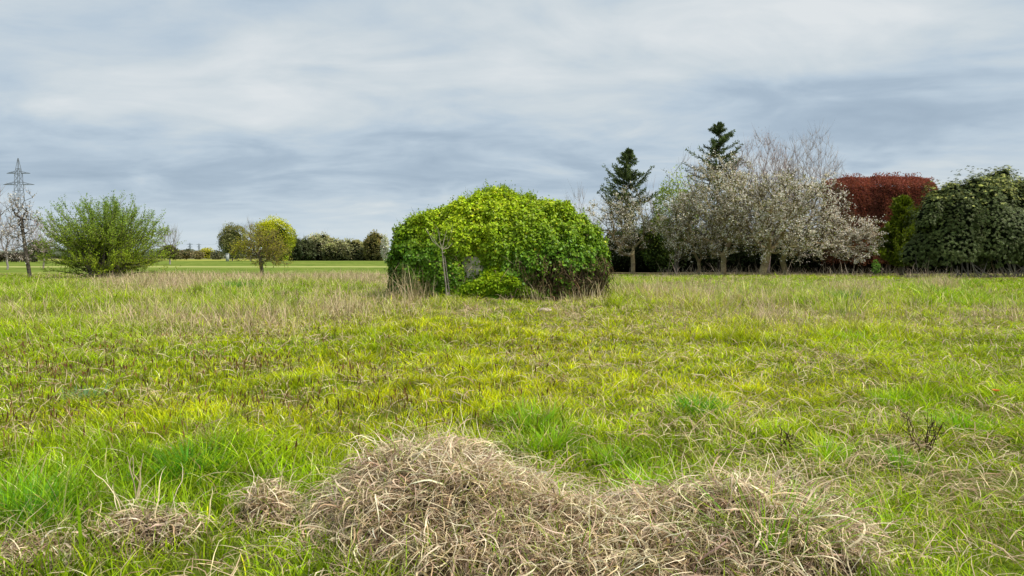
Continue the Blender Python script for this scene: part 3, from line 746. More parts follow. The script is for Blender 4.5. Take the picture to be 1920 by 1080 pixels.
def conifer(px, d, top, bot, half_w, label, seed, col=(.095, .13, .05), nbr=115, group='dark conifers rising behind the blossom', lean=0):
    rng = rng_(seed); x = X(px, d); h = Z(top, d); z0 = max(.8, Z(bot, d)); t = thing('conifer_tree', (x, d, 0), label, 'tree', group)
    bt, bc = Buf(), Buf(); st = stem_pts(rng, x, d, h * .98, 9, (lean, 0), .05, -.05); path_tube(bt, st, np.linspace(.22, .02, 9), BARK, 7)
    W = half_w / F * d
    zz = z0 + (h - z0) * rng.uniform(0, 1, nbr) ** .85
    tt = (zz - z0) / (h - z0)
    a = rng.uniform(0, 2 * np.pi, nbr); sect = .25 + 1.15 * noise3(np.cos(a) * 1.8 + 3, np.sin(a) * 1.8 + 3, zz * .7, seed)
    L = W * (1 - tt) ** .75 * sect * rng.uniform(.45, 1.3, nbr) + .15
    K = 6; s = np.linspace(0, 1, K)
    dirh = np.stack([np.cos(a), np.sin(a), 0 * a], 1)
    Q = np.zeros((nbr, K, 3)); ax = np.stack([x + lean * tt, np.full(nbr, d), zz], 1)
    Q[:] = ax[:, None] + dirh[:, None] * (L[:, None] * s)[..., None]; Q[..., 2] += L[:, None] * (-.05 * s + .55 * s ** 2.0) * rng.uniform(.5, 1.4, (nbr, 1))
    for k in range(K - 1): tubes(bc, Q[:, k], Q[:, k + 1], np.full(nbr, .03 * (1 - s[k]) + .008), np.full(nbr, .03 * (1 - s[k + 1]) + .006), np.tile([BARK], (nbr, 1)), 3)
    m = 130; P = along(rng, Q, m); ai = np.repeat(np.arange(nbr), m)
    P += rng.normal(0, .095, P.shape) * np.array([1, 1, .7]); n = len(P)
    axd = dirh[ai] * .7 + rng.normal(0, .5, (n, 3)) + np.array([0, 0, .35])
    cc = jit(rng, col, n, .22, .06) * np.exp(rng.normal(0, .18, nbr))[ai][:, None]
    leaves(bc, rng, P, axd, rng.normal(0, 1, (n, 3)) + np.array([0, 0, .5]), .36 * rng.uniform(.5, 1.2, n), .11 * rng.uniform(.6, 1.3, n), cc)
    bt.build('trunk', M_BARK, t); bc.build('crown', M_LEAF, t)

# ------------------------------------------------------------------ the ivy-buried hut
def ivy_hut():
    rng = rng_(61)
    cx, cy = -.52, 27.2; C = np.array([cx, cy, 0]); A_, B_, CZ = 3.80, 2.75, 3.62
    t = thing('overgrown_hut', (cx, cy, 0), 'hut buried under a bright green mound of ivy, pale wall patch showing', 'hut')
    def surf(d, seed=0):
        """d unit directions -> surface points and outward normals"""
        n = np.where(d[:, 0] < 0, 4.2, 3.0); right = sstep(-.3, .5, d[:, 0])
        a = np.where(d[:, 0] < 0, A_, 3.98); b = B_ + .25 * right * (d[:, 1] < 0)
        e = np.stack([np.abs(d[:, 0] / a), np.abs(d[:, 1] / b), np.abs(d[:, 2] / CZ)], 1)
        r = (e ** n[:, None]).sum(1) ** (-1 / n)
        nor = np.sign(d) * (e ** (n[:, None] - 1)) / np.stack([a, b, np.full(len(d), CZ)], 1)
        p = d * r[:, None]
        k = 1 + .10 * (noise3(p[:, 0] * .6 + 4, p[:, 1] * .6, p[:, 2] * .6, 3) - .5) * 2 * .55 + .045 * (noise3(p[:, 0] * 1.7 + 4, p[:, 1] * 1.7, p[:, 2] * 1.7, 7) - .5) * 2
        # hollow on the front left of centre where the wall shows, tuck at the foot of the right lobe
        front = d[:, 1] < 0
        k = k - front * .11 * np.exp(-((p[:, 0] + .85) / .75) ** 2 - ((p[:, 2] - 1.3) / .9) ** 2)
        k = k - front * .09 * sstep(1.3, .2, p[:, 2]) * sstep(.6, 1.4, p[:, 0])
        p = p * k[:, None]
        p[:, 2] += .52 * np.exp(-((p[:, 0] - .05) / .75) ** 2 - (p[:, 1] / 1.3) ** 2) * sstep(2.4, 3.4, p[:, 2]) 
        p[:, 2] *= 1 - .15 * sstep(-.6, -2.6, p[:, 0])
        return C + p, unit(nor)
    # hut walls inside the growth
    b = Buf(); fx0, fx1 = cx - 2.0, cx + 1.2
    box(b, fx0, fx1, cy - 2.3, cy + 1.7, -.05, 2.0, (.80, .72, .55)); wl = b.build('wall', M_STONE, t); wl['label'] = 'pale weathered concrete wall glimpsed through the ivy'
    # dark core painted as the shade inside the ivy
    hole = lambda p: ((.45 + 1.1 * noise3(p[:, 0] * 4.3, p[:, 2] * 4.3, 2, 4)) * ((p[:, 0] - X(886, 25.0)) / .34) ** 2 + ((p[:, 2] - Z(499, 25.0)) / .42) ** 2 < 1) & (p[:, 1] < cy)
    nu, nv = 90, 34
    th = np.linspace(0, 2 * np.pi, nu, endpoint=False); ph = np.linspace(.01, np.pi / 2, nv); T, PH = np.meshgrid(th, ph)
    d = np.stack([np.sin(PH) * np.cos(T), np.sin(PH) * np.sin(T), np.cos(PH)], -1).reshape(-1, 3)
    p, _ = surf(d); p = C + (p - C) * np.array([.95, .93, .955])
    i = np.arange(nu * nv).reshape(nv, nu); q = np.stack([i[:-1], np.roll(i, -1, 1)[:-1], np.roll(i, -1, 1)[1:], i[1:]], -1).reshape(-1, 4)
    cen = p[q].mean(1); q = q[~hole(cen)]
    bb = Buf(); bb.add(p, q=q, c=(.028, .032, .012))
    # leaves
    N_ = 185000
    d = rng.normal(0, 1, (N_, 3)); d[:, 2] = np.abs(d[:, 2]); d = unit(d * np.array([1.15, .9, 1.0]))
    d = d[(d[:, 1] < .15) | (rng.uniform(0, 1, N_) < .35)]
    p, nor = surf(d); n = len(p)
    p = C + (p - C) * (1 + rng.normal(0, .012, n) - .02)[:, None]
    ppx = p[:, 0] - cx
    bare = sstep(.9, 1.6, ppx) * sstep(1.75, .9, p[:, 2] + .35 * (noise3(ppx * 1.5, p[:, 1], p[:, 2] * 1.5, 12) - .5) * 2) * (p[:, 1] < cy + 1)
    thin = noise3(p[:, 0] * 2.3, p[:, 1] * 2.3, p[:, 2] * 2.3, 15)
    keep = (rng.uniform(0, 1, n) > bare * .60) & ~(hole(p) & (rng.uniform(0, 1, n) < .90)) & (rng.uniform(0, 1, n) < np.clip(1.5 - 1.5 * sstep(.5, .85, thin) * sstep(3.2, 1.2, p[:, 2]), .25, 1))
    p, nor, bare, thin = p[keep], nor[keep], bare[keep], thin[keep]; n = len(p)
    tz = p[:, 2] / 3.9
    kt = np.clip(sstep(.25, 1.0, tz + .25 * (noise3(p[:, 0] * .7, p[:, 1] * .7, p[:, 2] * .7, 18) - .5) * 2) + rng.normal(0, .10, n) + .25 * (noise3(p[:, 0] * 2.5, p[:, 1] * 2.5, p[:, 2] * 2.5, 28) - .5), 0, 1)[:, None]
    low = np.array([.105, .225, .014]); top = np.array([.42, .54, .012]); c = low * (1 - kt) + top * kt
    br = (rng.uniform(0, 1, n) < np.clip(bare * .5 + .02, 0, 1))[:, None]; c = np.where(br, np.array([.12, .095, .03]), c)
    yel = (rng.uniform(0, 1, n) < .03 * kt[:, 0])[:, None]; c = np.where(yel, np.array([.58, .56, .03]), c)
    nn = unit(nor + np.array([0, 0, .35]) + rng.normal(0, .42, (n, 3)))
    ax = rng.normal(0, .55, (n, 3)) + np.array([0, 0, -.75]) + nor * .35
    clump = noise3(p[:, 0] * 3.2, p[:, 1] * 3.2, p[:, 2] * 3.2, 29) + .5 * noise3(p[:, 0] * 7, p[:, 1] * 7, p[:, 2] * 7, 30) - .75
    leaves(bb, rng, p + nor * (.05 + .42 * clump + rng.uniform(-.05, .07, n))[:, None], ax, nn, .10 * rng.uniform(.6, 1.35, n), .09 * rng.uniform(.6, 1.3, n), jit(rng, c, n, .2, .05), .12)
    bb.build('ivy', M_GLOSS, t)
    # bare hanging stems at the foot of the right side
    bs = Buf(); m = 1700
    xs = cx + rng.uniform(.7, 4.0, m); dd = np.stack([(xs - cx) / 3.9, -np.sqrt(np.clip(1 - ((xs - cx) / 4.05) ** 2, .02, 1)) * .72, rng.uniform(.02, .42, m)], 1)
    p, nor = surf(unit(dd)); p = p + nor * rng.uniform(-.12, .10, m)[:, None]; L = rng.uniform(.3, 1.0, m)
    c = jit(rng, np.where(rng.uniform(0, 1, (m, 1)) < .7, np.array([.045, .032, .02]), np.array([.13, .09, .045])), m, .3, .06)
    strands(bs, rng, p, L, rng.uniform(.012, .026, m), rng.uniform(-.3, .4, m) - .9, rng.uniform(-1.6, -.9, m), c, c * .8, 6, .8)
    m = 900; xs = cx + rng.uniform(-3.9, 3.9, m); dd = np.stack([(xs - cx) / 3.9, -np.abs(rng.normal(.6, .2, m)), rng.uniform(.02, .3, m)], 1); p, nor = surf(unit(dd)); p += nor * .08
    c = jit(rng, (.28, .22, .13), m, .3, .06); strands(bs, rng, p, rng.uniform(.3, .8, m), np.full(m, .012), rng.uniform(-1.5, .8, m), rng.uniform(-1.5, 1.2, m), c, c, 5, .8)
    s = bs.build('stems', M_BARK, t); s['label'] = 'bare brown ivy stems hanging at the lower right of the mound'
    # shoots standing off the roof line
    bt = Buf(); m = 420; aa = rng.uniform(-1, 1, m); dd = np.stack([aa, rng.uniform(-.35, .3, m), .35 + .65 * np.sqrt(1 - aa ** 2 * .8)], 1); dd[:, 2] *= rng.uniform(.7, 1, m)
    p, nor = surf(unit(dd)); q_, dv = twigs(bt, rng, p, unit(nor * .5 + np.array([0, 0, .9])), 1, .38, .012, (.22, .2, .1), .3, .35, 4)
    pl = along(rng, q_, 7); rleaf(bt, rng, pl, .07, .05, jit(rng, (.22, .32, .06), len(pl), .2, .05)); bt.build('shoots', M_LEAF, t)
ivy_hut()

def low_shrub(px, py, w, h, dep, col, top, label, seed, n=6000, leaf=.10, name='shrub', d=None):
    rng = rng_(seed); x, y = ground(px, py); y = d or y; x = X(px, y)
    t = thing(name, (x, y, 0), label, 'shrub', None); b = Buf()
    c = np.array([x, y, h * .42]); r = np.array([w / 2, dep / 2, h * .58])
    blob(b, c, r * .70, (.03, .045, .012), .25, seed, zmin=-.02)
    dd = rng.normal(0, 1, (n, 3)); dd[:, 2] = np.abs(dd[:, 2]) - .35; dd = unit(dd)
    k = 1 + .38 * (2 * noise3(dd[:, 0] * 2.2 + 9, dd[:, 1] * 2.2 + 5, dd[:, 2] * 2.2 + 3, seed) - 1) + .2 * (noise3(dd[:, 0] * 6, dd[:, 1] * 6, dd[:, 2] * 6, seed) - .5)
    p = c + dd * r * k[:, None] * rng.uniform(.82, 1.05, (n, 1)); p[:, 2] *= 1.25 - .65 * np.clip(np.abs(p[:, 0] - x - .1 * w) / (w / 2), 0, 1) ** 1.4; ok = p[:, 2] > .02; p, dd = p[ok], dd[ok]; m = len(p)
    kt = np.clip(p[:, 2] / h + rng.normal(0, .25, m), 0, 1)[:, None]; cc = np.array(col) * (1 - kt) + np.array(top) * kt
    leaves(b, rng, p, dd * .5 + rng.normal(0, .6, (m, 3)) - np.array([0, 0, .3]), dd + rng.normal(0, .45, (m, 3)) + np.array([0, 0, .4]), leaf * rng.uniform(.6, 1.3, m), leaf * .8 * rng.uniform(.6, 1.3, m), jit(rng, cc, m, .17, .05), .1)
    b.build('foliage', M_LEAF, t)
    bt = Buf()
    for j in range(7): path_tube(bt, [(x + rng.normal(0, .1), y + rng.normal(0, .1), -.03), (x + rng.normal(0, w * .12), y + rng.normal(0, .15), h * .35), (x + rng.normal(0, w * .25), y + rng.normal(0, .25), h * .8)], [.02, .015, .006], (.14, .1, .06), 5)
    bt.build('stems', M_BARK, t)
low_shrub(925, 566, 3.0, 1.05, 1.2, (.13, .26, .015), (.34, .46, .014), 'bright low leafy bush at the foot of the ivy mound, below the wall patch', 71, 12000, d=24.55)
low_shrub(818, 560, 1.15, 1.75, .9, (.10, .28, .02), (.22, .42, .02), 'fresh green leafy bush behind the staked sapling', 72, 5000, d=24.95)

def sapling():
    d = 24.15; x = X(838, d); t = thing('sapling_tree', (x, d, 0), 'thin leafless sapling with forked top tied to a stake before the ivy mound', 'tree'); rng = rng_(73)
    b = Buf(); zf = Z(468, d)
    path_tube(b, [(x, d, -.05), (x - .03, d, .6), (x - .1, d, 1.2), (X(829, d), d, zf)], [.028, .026, .022, .018], (.27, .24, .19), 7)
    f = np.array([X(829, d), d, zf]); b.build('trunk', M_BARK, t); b = Buf()
    for (px, py, mx, my) in ((797, 427, 812, 452), (822, 428, 824, 450), (848, 436, 838, 460), (836, 432, 832, 452), (808, 440, 820, 458), (853, 448, 840, 465)):
        m = np.array([X(mx, d), d + rng.normal(0, .1), Z(my, d)]); e = np.array([X(px, d), d + rng.normal(0, .25), Z(py, d)])
        path_tube(b, [f, m, e], [.013, .010, .004], (.30, .27, .2), 5)
        for k in range(3):
            s = m + (e - m) * rng.uniform(.2, 1); path_tube(b, [s, s + rng.normal(0, .1, 3) + np.array([0, 0, .15])], [.005, .002], (.30, .27, .2), 4)
    b.build('branches', M_BARK, t)
    t2 = thing('tree_stake', (x + .10, d + .05, 0), 'short wooden stake beside the sapling with a loop of tie', 'stake'); b = Buf()
    path_tube(b, [(x + .09, d + .05, -.05), (x + .06, d + .05, .5), (X(832, d) + .02, d + .05, Z(480, d))], [.022, .021, .02], (.17, .15, .13), 7); b.build('post', M_BARK, t2)
    b = Buf(); a = np.linspace(0, 2 * np.pi, 12); path_tube(b, np.stack([X(831, d) + .05 * np.cos(a), d + .03 + .06 * np.sin(a), Z(474, d) + 0.03 * np.cos(a)], 1), np.full(12, .008), (.55, .5, .35), 5); b.build('tie', M_DRY, t2)
sapling()

def reed_clump(px, py, d, n, h, label, seed, r=.35):
    rng = rng_(seed); x = X(px, d); b = Buf(); a = rng.uniform(0, 6.28, n)
    xx, yy = x + rng.normal(0, r, n), d + rng.normal(0, r * .6, n); c = jit(rng, (.55, .45, .26), n, .18, .04)
    blades(b, rng, xx, yy, gz(xx, yy), h * rng.uniform(.5, 1.1, n), np.full(n, .016), c * .75, c, .12, .2, 5)
    tag(b.build('dry_grass_clump', M_DRY), label, 'dry grass', 'tall clumps of straw-coloured grass standing in the meadow')
reed_clump(772, 560, 24.3, 130, 1.25, 'tall straw plumes against the left end of the ivy mound', 81)
reed_clump(1003, 575, 23.8, 26, .9, 'few thin straw stems beside the bright low bush', 82, .15)
reed_clump(1112, 570, 24.2, 50, .8, 'sparse dry stems at the right foot of the ivy mound', 83)
reed_clump(1235, 560, 30, 260, .62, 'dense pinkish dry clump in the meadow right of the ivy mound', 84, .9)
reed_clump(1760, 545, 36, 220, .85, 'pale dry clump in front of the dark shrub', 85, .7)
reed_clump(650, 525, 44, 330, .95, 'wide pink-brown dry clump left of the ivy mound', 86, 1.3)
reed_clump(640, 590, 21, 240, .5, 'brown tangled dry clump in the near meadow left of the mound', 87, .6)
reed_clump(1441, 612, 17.5, 160, .34, 'small round brown dry clump in the mid meadow right of centre', 88, .22)
reed_clump(290, 535, 40, 420, .8, 'long reddish dry clump below the green shrub at left', 89, 1.6)

# ------------------------------------------------------------------ left: shrub, young trees, pylons
def fountain_shrub(px, d, top, half_w, label, seed):
    rng = rng_(seed); x = X(px, d); t = thing('shrub', (x, d, 0), label, 'shrub'); W = half_w / F * d; Ht = Z(top, d)
    bt, bc = Buf(), Buf(); n = 260; a = rng.uniform(0, 2 * np.pi, n); u = np.sqrt(rng.uniform(.0, 1, n))
    K = 9; s = np.linspace(0, 1, K)
    topz = Ht * (1.0 - .30 * u ** 3) * rng.uniform(.70, 1.0, n); low = rng.uniform(0, 1, n) < .42; topz = np.where(low, Ht * rng.uniform(.10, .62, n), topz)
    out = W * u * np.where(low, 1.0, .93); out = np.where(low, W * rng.uniform(.55, 1.0, n), out)
    Q = np.zeros((n, K, 3)); base = np.stack([x + rng.normal(0, .35, n), d + rng.normal(0, .35, n), np.full(n, -.03)], 1)
    rad = s[None] ** 1.15 * out[:, None]; aa = a[:, None] + rng.normal(0, .45, (n, 1)) * s[None]; Q[..., 0] = base[:, 0, None] + np.cos(aa) * rad; Q[..., 1] = base[:, 1, None] + np.sin(aa) * rad * .85
    Q[..., 2] = np.where(low[:, None], topz[:, None] * np.sin(s[None] * 1.75) / math.sin(1.75), topz[:, None] * s[None] ** .95)
    Q[:, 1:] += rng.normal(0, .09, (n, K - 1, 3)).cumsum(1)
    Q[..., 2] = np.maximum(Q[..., 2], -.03)
    for k in range(K - 1):
        r0, r1 = .045 * (1 - s[k]) + .008, .045 * (1 - s[k + 1]) + .008
        tubes(bt if k < 3 else bc, Q[:, k], Q[:, k + 1], np.full(n, r0), np.full(n, r1), jit(rng, (.20, .17, .13), n, .2, .04), 4)
    # side shoots with small new leaves
    src = along(rng, Q[:, 3:], 17); D = np.repeat(unit(Q[:, -1] - Q[:, 2]), 17, 0)
    Q2, _ = twigs(bc, rng, src, D, 1, .85, .016, (.20, .19, .11), .55, .55, 4)
    Q3, _ = twigs(bc, rng, Q[:, -1], unit(Q[:, -1] - Q[:, -3]), 3, .7, .016, (.20, .19, .11), .7, .3, 4)
    pp = np.concatenate([along(rng, Q2, 11), along(rng, Q3, 8), along(rng, Q[:, 2:], 30)])
    pp += rng.normal(0, .035, pp.shape); m = len(pp)
    kz = np.clip(pp[:, 2] / Ht, 0, 1)[:, None]
    cc = np.array([.30, .37, .015]) * (1 - kz) + np.array([.21, .32, .05]) * kz
    rleaf(bc, rng, pp, .115, .062, jit(rng, cc, m, .25, .06), -.2, .6)
    bt.build('stems', M_BARK, t); bc.build('foliage', M_LEAF, t)
fountain_shrub(203, 52, 374, 112, 'large round multi-stemmed shrub with new green leaves, left side', 91)

def young_tree():
    rng = rng_(92); d = 56; x = X(56, d); t = thing('young_tree', (x, d, 0), 'slender young tree with sparse pale blossom and dark trunk at far left', 'tree')
    stem = np.array([[X(p, d), d, Z(q, d)] for p, q in ((56, 523), (54, 505), (51, 485), (48, 460), (45, 435), (44, 410))]); stem[0, 2] = -.05
    tar = np.concatenate([ell_pts(rng, 150, (X(44, d), d, Z(420, d)), (1.25, 1.1, 2.6), .1, -1, 2), ell_pts(rng, 40, (X(42, d), d, Z(478, d)), (1.7, 1.2, .6), .1, -1, 3)])
    P, par, cnt, tips = tip_tree(rng, None, stem, tar, .25, .5, .06); bt, bc = Buf(), Buf(); skeleton(bt, bc, P, par, cnt, .14, .012, (.10, .085, .07), rng, .03, .5)
    Q, _ = twigs(bc, rng, P[tips], shoot_dirs(P, par, tips), 2, .6, .018, (.16, .13, .11), .8, .4)
    pp = along(rng, Q, 6) + rng.normal(0, .03, (len(Q) * 6, 3)); cc = np.where(rng.uniform(0, 1, (len(pp), 1)) < .5, np.array([.70, .62, .55]), np.array([.26, .22, .14])); rleaf(bc, rng, pp, .10, .08, jit(rng, cc, len(pp), .2, .04))
    bt.build('trunk', M_BARK, t); bc.build('crown', M_PETAL, t)
young_tree()
bare_tree(-14, 70, 318, 470, 34, 'bare grey tree cut by the left frame edge', 93, 130, .16, (.26, .23, .22), .5, .9, 3)
bare_tree(14, 90, 415, 478, 26, 'low bare grey thicket tree between frame edge and pylon', 94, 130, .12, (.24, .21, .2), .5, .9, 4, name='bare_tree', buds=2)
bare_tree(82, 95, 405, 476, 26, 'small bare pinkish tree between the young tree and green shrub', 95, 150, .1, (.27, .22, .2), .4, .9, 4, buds=3)
leafy_tree('bush', 74, 120, 452, 485, 22, (.10, .13, .05), 'grey-green bush behind the young tree at far left', 96, 3000, .28, trunk=False, cat='bush')
bare_tree(319, 150, 424, 478, 20, 'small bare tree with pale twigs just right of the green shrub', 97, 110, .16, (.30, .27, .26), .8, 1.5, 4, tw=.045)
leafy_tree('bush', 318, 145, 462, 486, 20, (.14, .125, .06), 'brown-olive bush under the small bare tree', 98, 2500, .35, trunk=False, cat='bush')

def pylon(px, d, top, spans, label, group=None, base_w=3.2, col=(.16, .17, .18), thick=.10, arms=True):
    x = X(px, d); h = Z(top, d); t = thing('electricity_pylon', (x, d, 0), label, 'pylon', group); b = Buf(); ba = Buf()
    def bar(bf, a, c, r): a, c = np.array([a], float), np.array([c], float); tubes(bf, a, c, np.array([r]), np.array([r]), np.array([col]), 4)
    zc = [0, h * .14, h * .27, h * .39, h * .50, h * .60, h * .69, h * .77, h * .84, h * .9, h]
    def hw(z): return np.interp(z, [0, h * .60, h * .84, h], [base_w, 1.0, .75, .05])
    for i in range(len(zc) - 1):
        z0, z1 = zc[i], zc[i + 1]; w0, w1 = hw(z0), hw(z1)
        cs = [(-1, -1), (1, -1), (1, 1), (-1, 1)]
        for k, (sx, sy) in enumerate(cs):
            ex, ey = cs[(k + 1) % 4]
            bar(b, (x + sx * w0, d + sy * w0, z0), (x + sx * w1, d + sy * w1, z1), thick)
            bar(b, (x + sx * w0, d + sy * w0, z0), (x + ex * w1, d + ey * w1, z1), thick * .5); bar(b, (x + ex * w0, d + ey * w0, z0), (x + sx * w1, d + sy * w1, z1), thick * .5)
            bar(b, (x + sx * w1, d + sy * w1, z1), (x + ex * w1, d + ey * w1, z1), thick * .5)
    b.build('lattice_tower', M_METAL, t)
    for (py, half) in spans:
        z = Z(py, d); L = half / F * d; w = float(hw(z)); ba = Buf(); hh = L * .17
        for s in (-1, 1):
            for sy in (-1, 1):
                bar(ba, (x + s * w, d + sy * w, z), (x + s * L, d, z), thick * .8); bar(ba, (x + s * w, d + sy * w, z + hh), (x + s * L, d, z), thick * .7)
                for q in (.3, .6):
                    bar(ba, (x + s * (w + (L - w) * q), d + sy * w * (1 - q), z), (x + s * (w + (L - w) * (q - .2)), d + sy * w * (1 - q), z + hh * (1 - q + .2) * .9), thick * .45)
        ca = ba.build('cross_arm', M_METAL, t)
        bi = Buf()
        for s in (-1, 1):
            for k in range(6): zz = z - .3 - k * .35; blob(bi, (x + s * L, d, zz), (.16, .16, .13), (.22, .22, .22), 0, 1, 8, 5)
        if thick > .08: bi.build('insulator_string', M_METAL, ca)
pylon(40, 230, 298, ((326, 22), (347, 29)), 'tall lattice electricity pylon behind the young tree at far left', col=(.15, .17, .2), thick=.085)
pylon(357, 1150, 455, ((458, 6), (463, 5)), 'tiny distant pylon, left of two on the horizon', 'tiny pylons on the horizon', 2.2, (.30, .36, .42), .3)
pylon(374, 1250, 456, ((458.5, 5), (463, 4)), 'tiny distant pylon, right of two on the horizon above the yellow bush', 'tiny pylons on the horizon', 2.2, (.34, .40, .46), .3)

def wire(px0, py0, px1, py1, d, label):
    p = [(X(px0 + (px1 - px0) * u, d), d, Z(py0 + (py1 - py0) * u, d) - 1.2 * 4 * u * (1 - u)) for u in np.linspace(0, 1, 12)]
    b = Buf(); path_tube(b, p, np.full(12, .07), (.35, .4, .45), 4); tag(b.build('power_line', M_METAL), label, 'power line')
wire(300, 457, 440, 457, 1150, 'faint power line strung past the tiny distant pylons')

# ------------------------------------------------------------------ middle distance
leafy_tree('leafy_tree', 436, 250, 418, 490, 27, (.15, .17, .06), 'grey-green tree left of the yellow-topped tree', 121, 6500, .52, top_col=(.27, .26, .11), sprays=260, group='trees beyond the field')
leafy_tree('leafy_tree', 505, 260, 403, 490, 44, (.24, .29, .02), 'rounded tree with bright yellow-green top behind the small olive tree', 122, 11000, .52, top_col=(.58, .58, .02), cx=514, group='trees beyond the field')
bare_tree(470, 256, 408, 470, 12, 'bare pale twiggy tree poking out between grey-green and yellow trees', 123, 60, .2, (.3, .28, .27), .8, 2.2, 4, tw=.08)
def olive_tree():
    rng = rng_(124); d = 60; x = X(491, d); t = thing('small_tree', (x, d, 0), 'small spreading olive-yellow tree with bare trunk out in the field', 'tree')
    stem = np.array([[X(p, d), d, Z(q, d)] for p, q in ((493, 521), (491, 505), (489, 492), (488, 482), (487, 472))]); stem[0, 2] = -.05
    tar = np.concatenate([ell_pts(rng, 210, (X(489, d), d, Z(456, d)), (1.75, 1.6, 1.35), .1, -.8, 4, .3), ell_pts(rng, 110, (X(459, d), d, Z(470, d)), (1.1, 1.2, .75), .0, -1, 5, .3), ell_pts(rng, 80, (X(517, d), d, Z(476, d)), (1.1, 1.2, .7), .0, -1, 6, .3), ell_pts(rng, 30, (X(512, d), d, Z(493, d)), (1.5, 1.2, .25), .0, -1, 5)])
    P, par, cnt, tips = tip_tree(rng, None, stem, tar, .28, .4, .09, .1); bt, bc = Buf(), Buf(); skeleton(bt, bc, P, par, cnt, .15, .010, (.17, .14, .10), rng, .03, .5)
    Q, _ = twigs(bc, rng, P[tips], shoot_dirs(P, par, tips), 4, .5, .018, (.20, .16, .09), .2, .8)
    pp = along(rng, Q, 5); m = len(pp); kz = np.clip((pp[:, 2] - 1.2) / 3.2, 0, 1)[:, None]; k = rng.uniform(0, 1, (m, 1))
    cc = np.where(k < .6, np.array([.40, .37, .045]), np.array([.26, .21, .07])); cc = np.where(pp[:, 0:1] < X(470, d), cc * np.array([1.15, 1.25, .7]), cc)
    rleaf(bc, rng, pp, .10, .065, jit(rng, cc, m, .22, .05), 0, .6); bt.build('trunk', M_BARK, t); bc.build('crown', M_LEAF, t)
olive_tree()
def hedge_hut():
    d = 240; x = X(427, d); t = thing('field_post', (x, d, 0), 'short pale concrete post in front of the grey-green tree', 'post'); b = Buf()
    w = .42; box(b, x - w, x + w, d - .4, d + .4, -.05, 2.5, (.40, .42, .42)); b.build('post', M_STONE, t); b = Buf(); box(b, x - w * 1.15, x + w * 1.15, d - .5, d + .5, 2.5, 2.65, (.4, .42, .42)); b.build('cap', M_STONE, t)
hedge_hut()
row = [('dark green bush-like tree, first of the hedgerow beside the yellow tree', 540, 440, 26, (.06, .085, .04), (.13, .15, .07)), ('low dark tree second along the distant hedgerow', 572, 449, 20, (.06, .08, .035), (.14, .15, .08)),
       ('tallest round tree with painted sunlit top in the middle of the distant hedgerow', 600, 434, 24, (.08, .095, .045), (.50, .48, .28)), ('broad tree with sunlight painted on its top next to the tallest in the distant hedgerow', 630, 446, 24, (.08, .095, .04), (.52, .50, .27)),
       ('low tree with painted sunlit top and dark underside in the distant hedgerow', 659, 450, 22, (.07, .085, .035), (.48, .46, .24)), ('lowest dark tree near the right end of the distant hedgerow', 684, 453, 18, (.06, .075, .03), (.36, .36, .18)),
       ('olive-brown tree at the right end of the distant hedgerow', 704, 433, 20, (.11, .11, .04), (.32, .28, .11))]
for i, (lab, px, top, hw, c, tc) in enumerate(row):  # sun on the crown tops painted in as a paler colour
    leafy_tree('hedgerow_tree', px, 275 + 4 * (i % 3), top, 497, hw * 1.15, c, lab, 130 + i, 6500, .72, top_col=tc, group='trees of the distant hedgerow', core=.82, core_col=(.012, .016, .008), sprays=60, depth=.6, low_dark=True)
rng0 = rng_(140)
leafy_tree('blossom_tree', 722, 245, 441, 489, 7, (.55, .54, .50), 'narrow whitish blossoming tree between hedgerow and ivy mound', 141, 1500, .6, core_k=False, top_col=(.62, .6, .55))
far = [(338, 470, 485, 30, (.20, .17, .10), 'brown scrub bush on the horizon right of the small bare tree', 300), (352, 467, 484, 8, (.13, .14, .08), 'tiny dark bush below the left distant pylon', 420), (388, 466, 484, 15, (.42, .40, .05), 'bright yellow bush on the horizon left of the grey-green tree', 400),
       (372, 472, 485, 10, (.28, .24, .13), 'dull straw bush left of the yellow bush on the horizon', 390), (408, 472, 486, 12, (.18, .18, .11), 'grey bush between the yellow bush and the grey-green tree', 380)]
for i, (px, top, bot, hw, c, lab, d) in enumerate(far):
    leafy_tree('bush', px, d, top, bot, hw, c, lab, 150 + i, 1100, .9, trunk=False, cat='bush', group='bushes on the horizon', depth=.6)
def far_wood():
    rng = rng_(160); b = Buf()
    for i in range(230):
        d = rng.uniform(620, 900); px = rng.uniform(-500, 2500); hgt = rng.uniform(4, 9); c = (X(px, d), d, hgt * .35); k = rng.uniform(.6, 1.5)
        blob(b, c, (rng.uniform(8, 22), 8, hgt * .65), np.array([.10, .115, .085]) * k, .35, i, 14, 8, zmin=0)
    tag(b.build('far_woodland', M_CORE), 'dark low line of woodland along the whole horizon', 'woodland', kind='stuff')
far_wood()
leafy_tree('hedge', 30, 200, 474, 489, 75, (.10, .085, .055), 'low brown hedge on the far field edge at the left', 170, 3500, .6, trunk=False, cat='hedge', depth=.15, core_col=(.05, .04, .03))

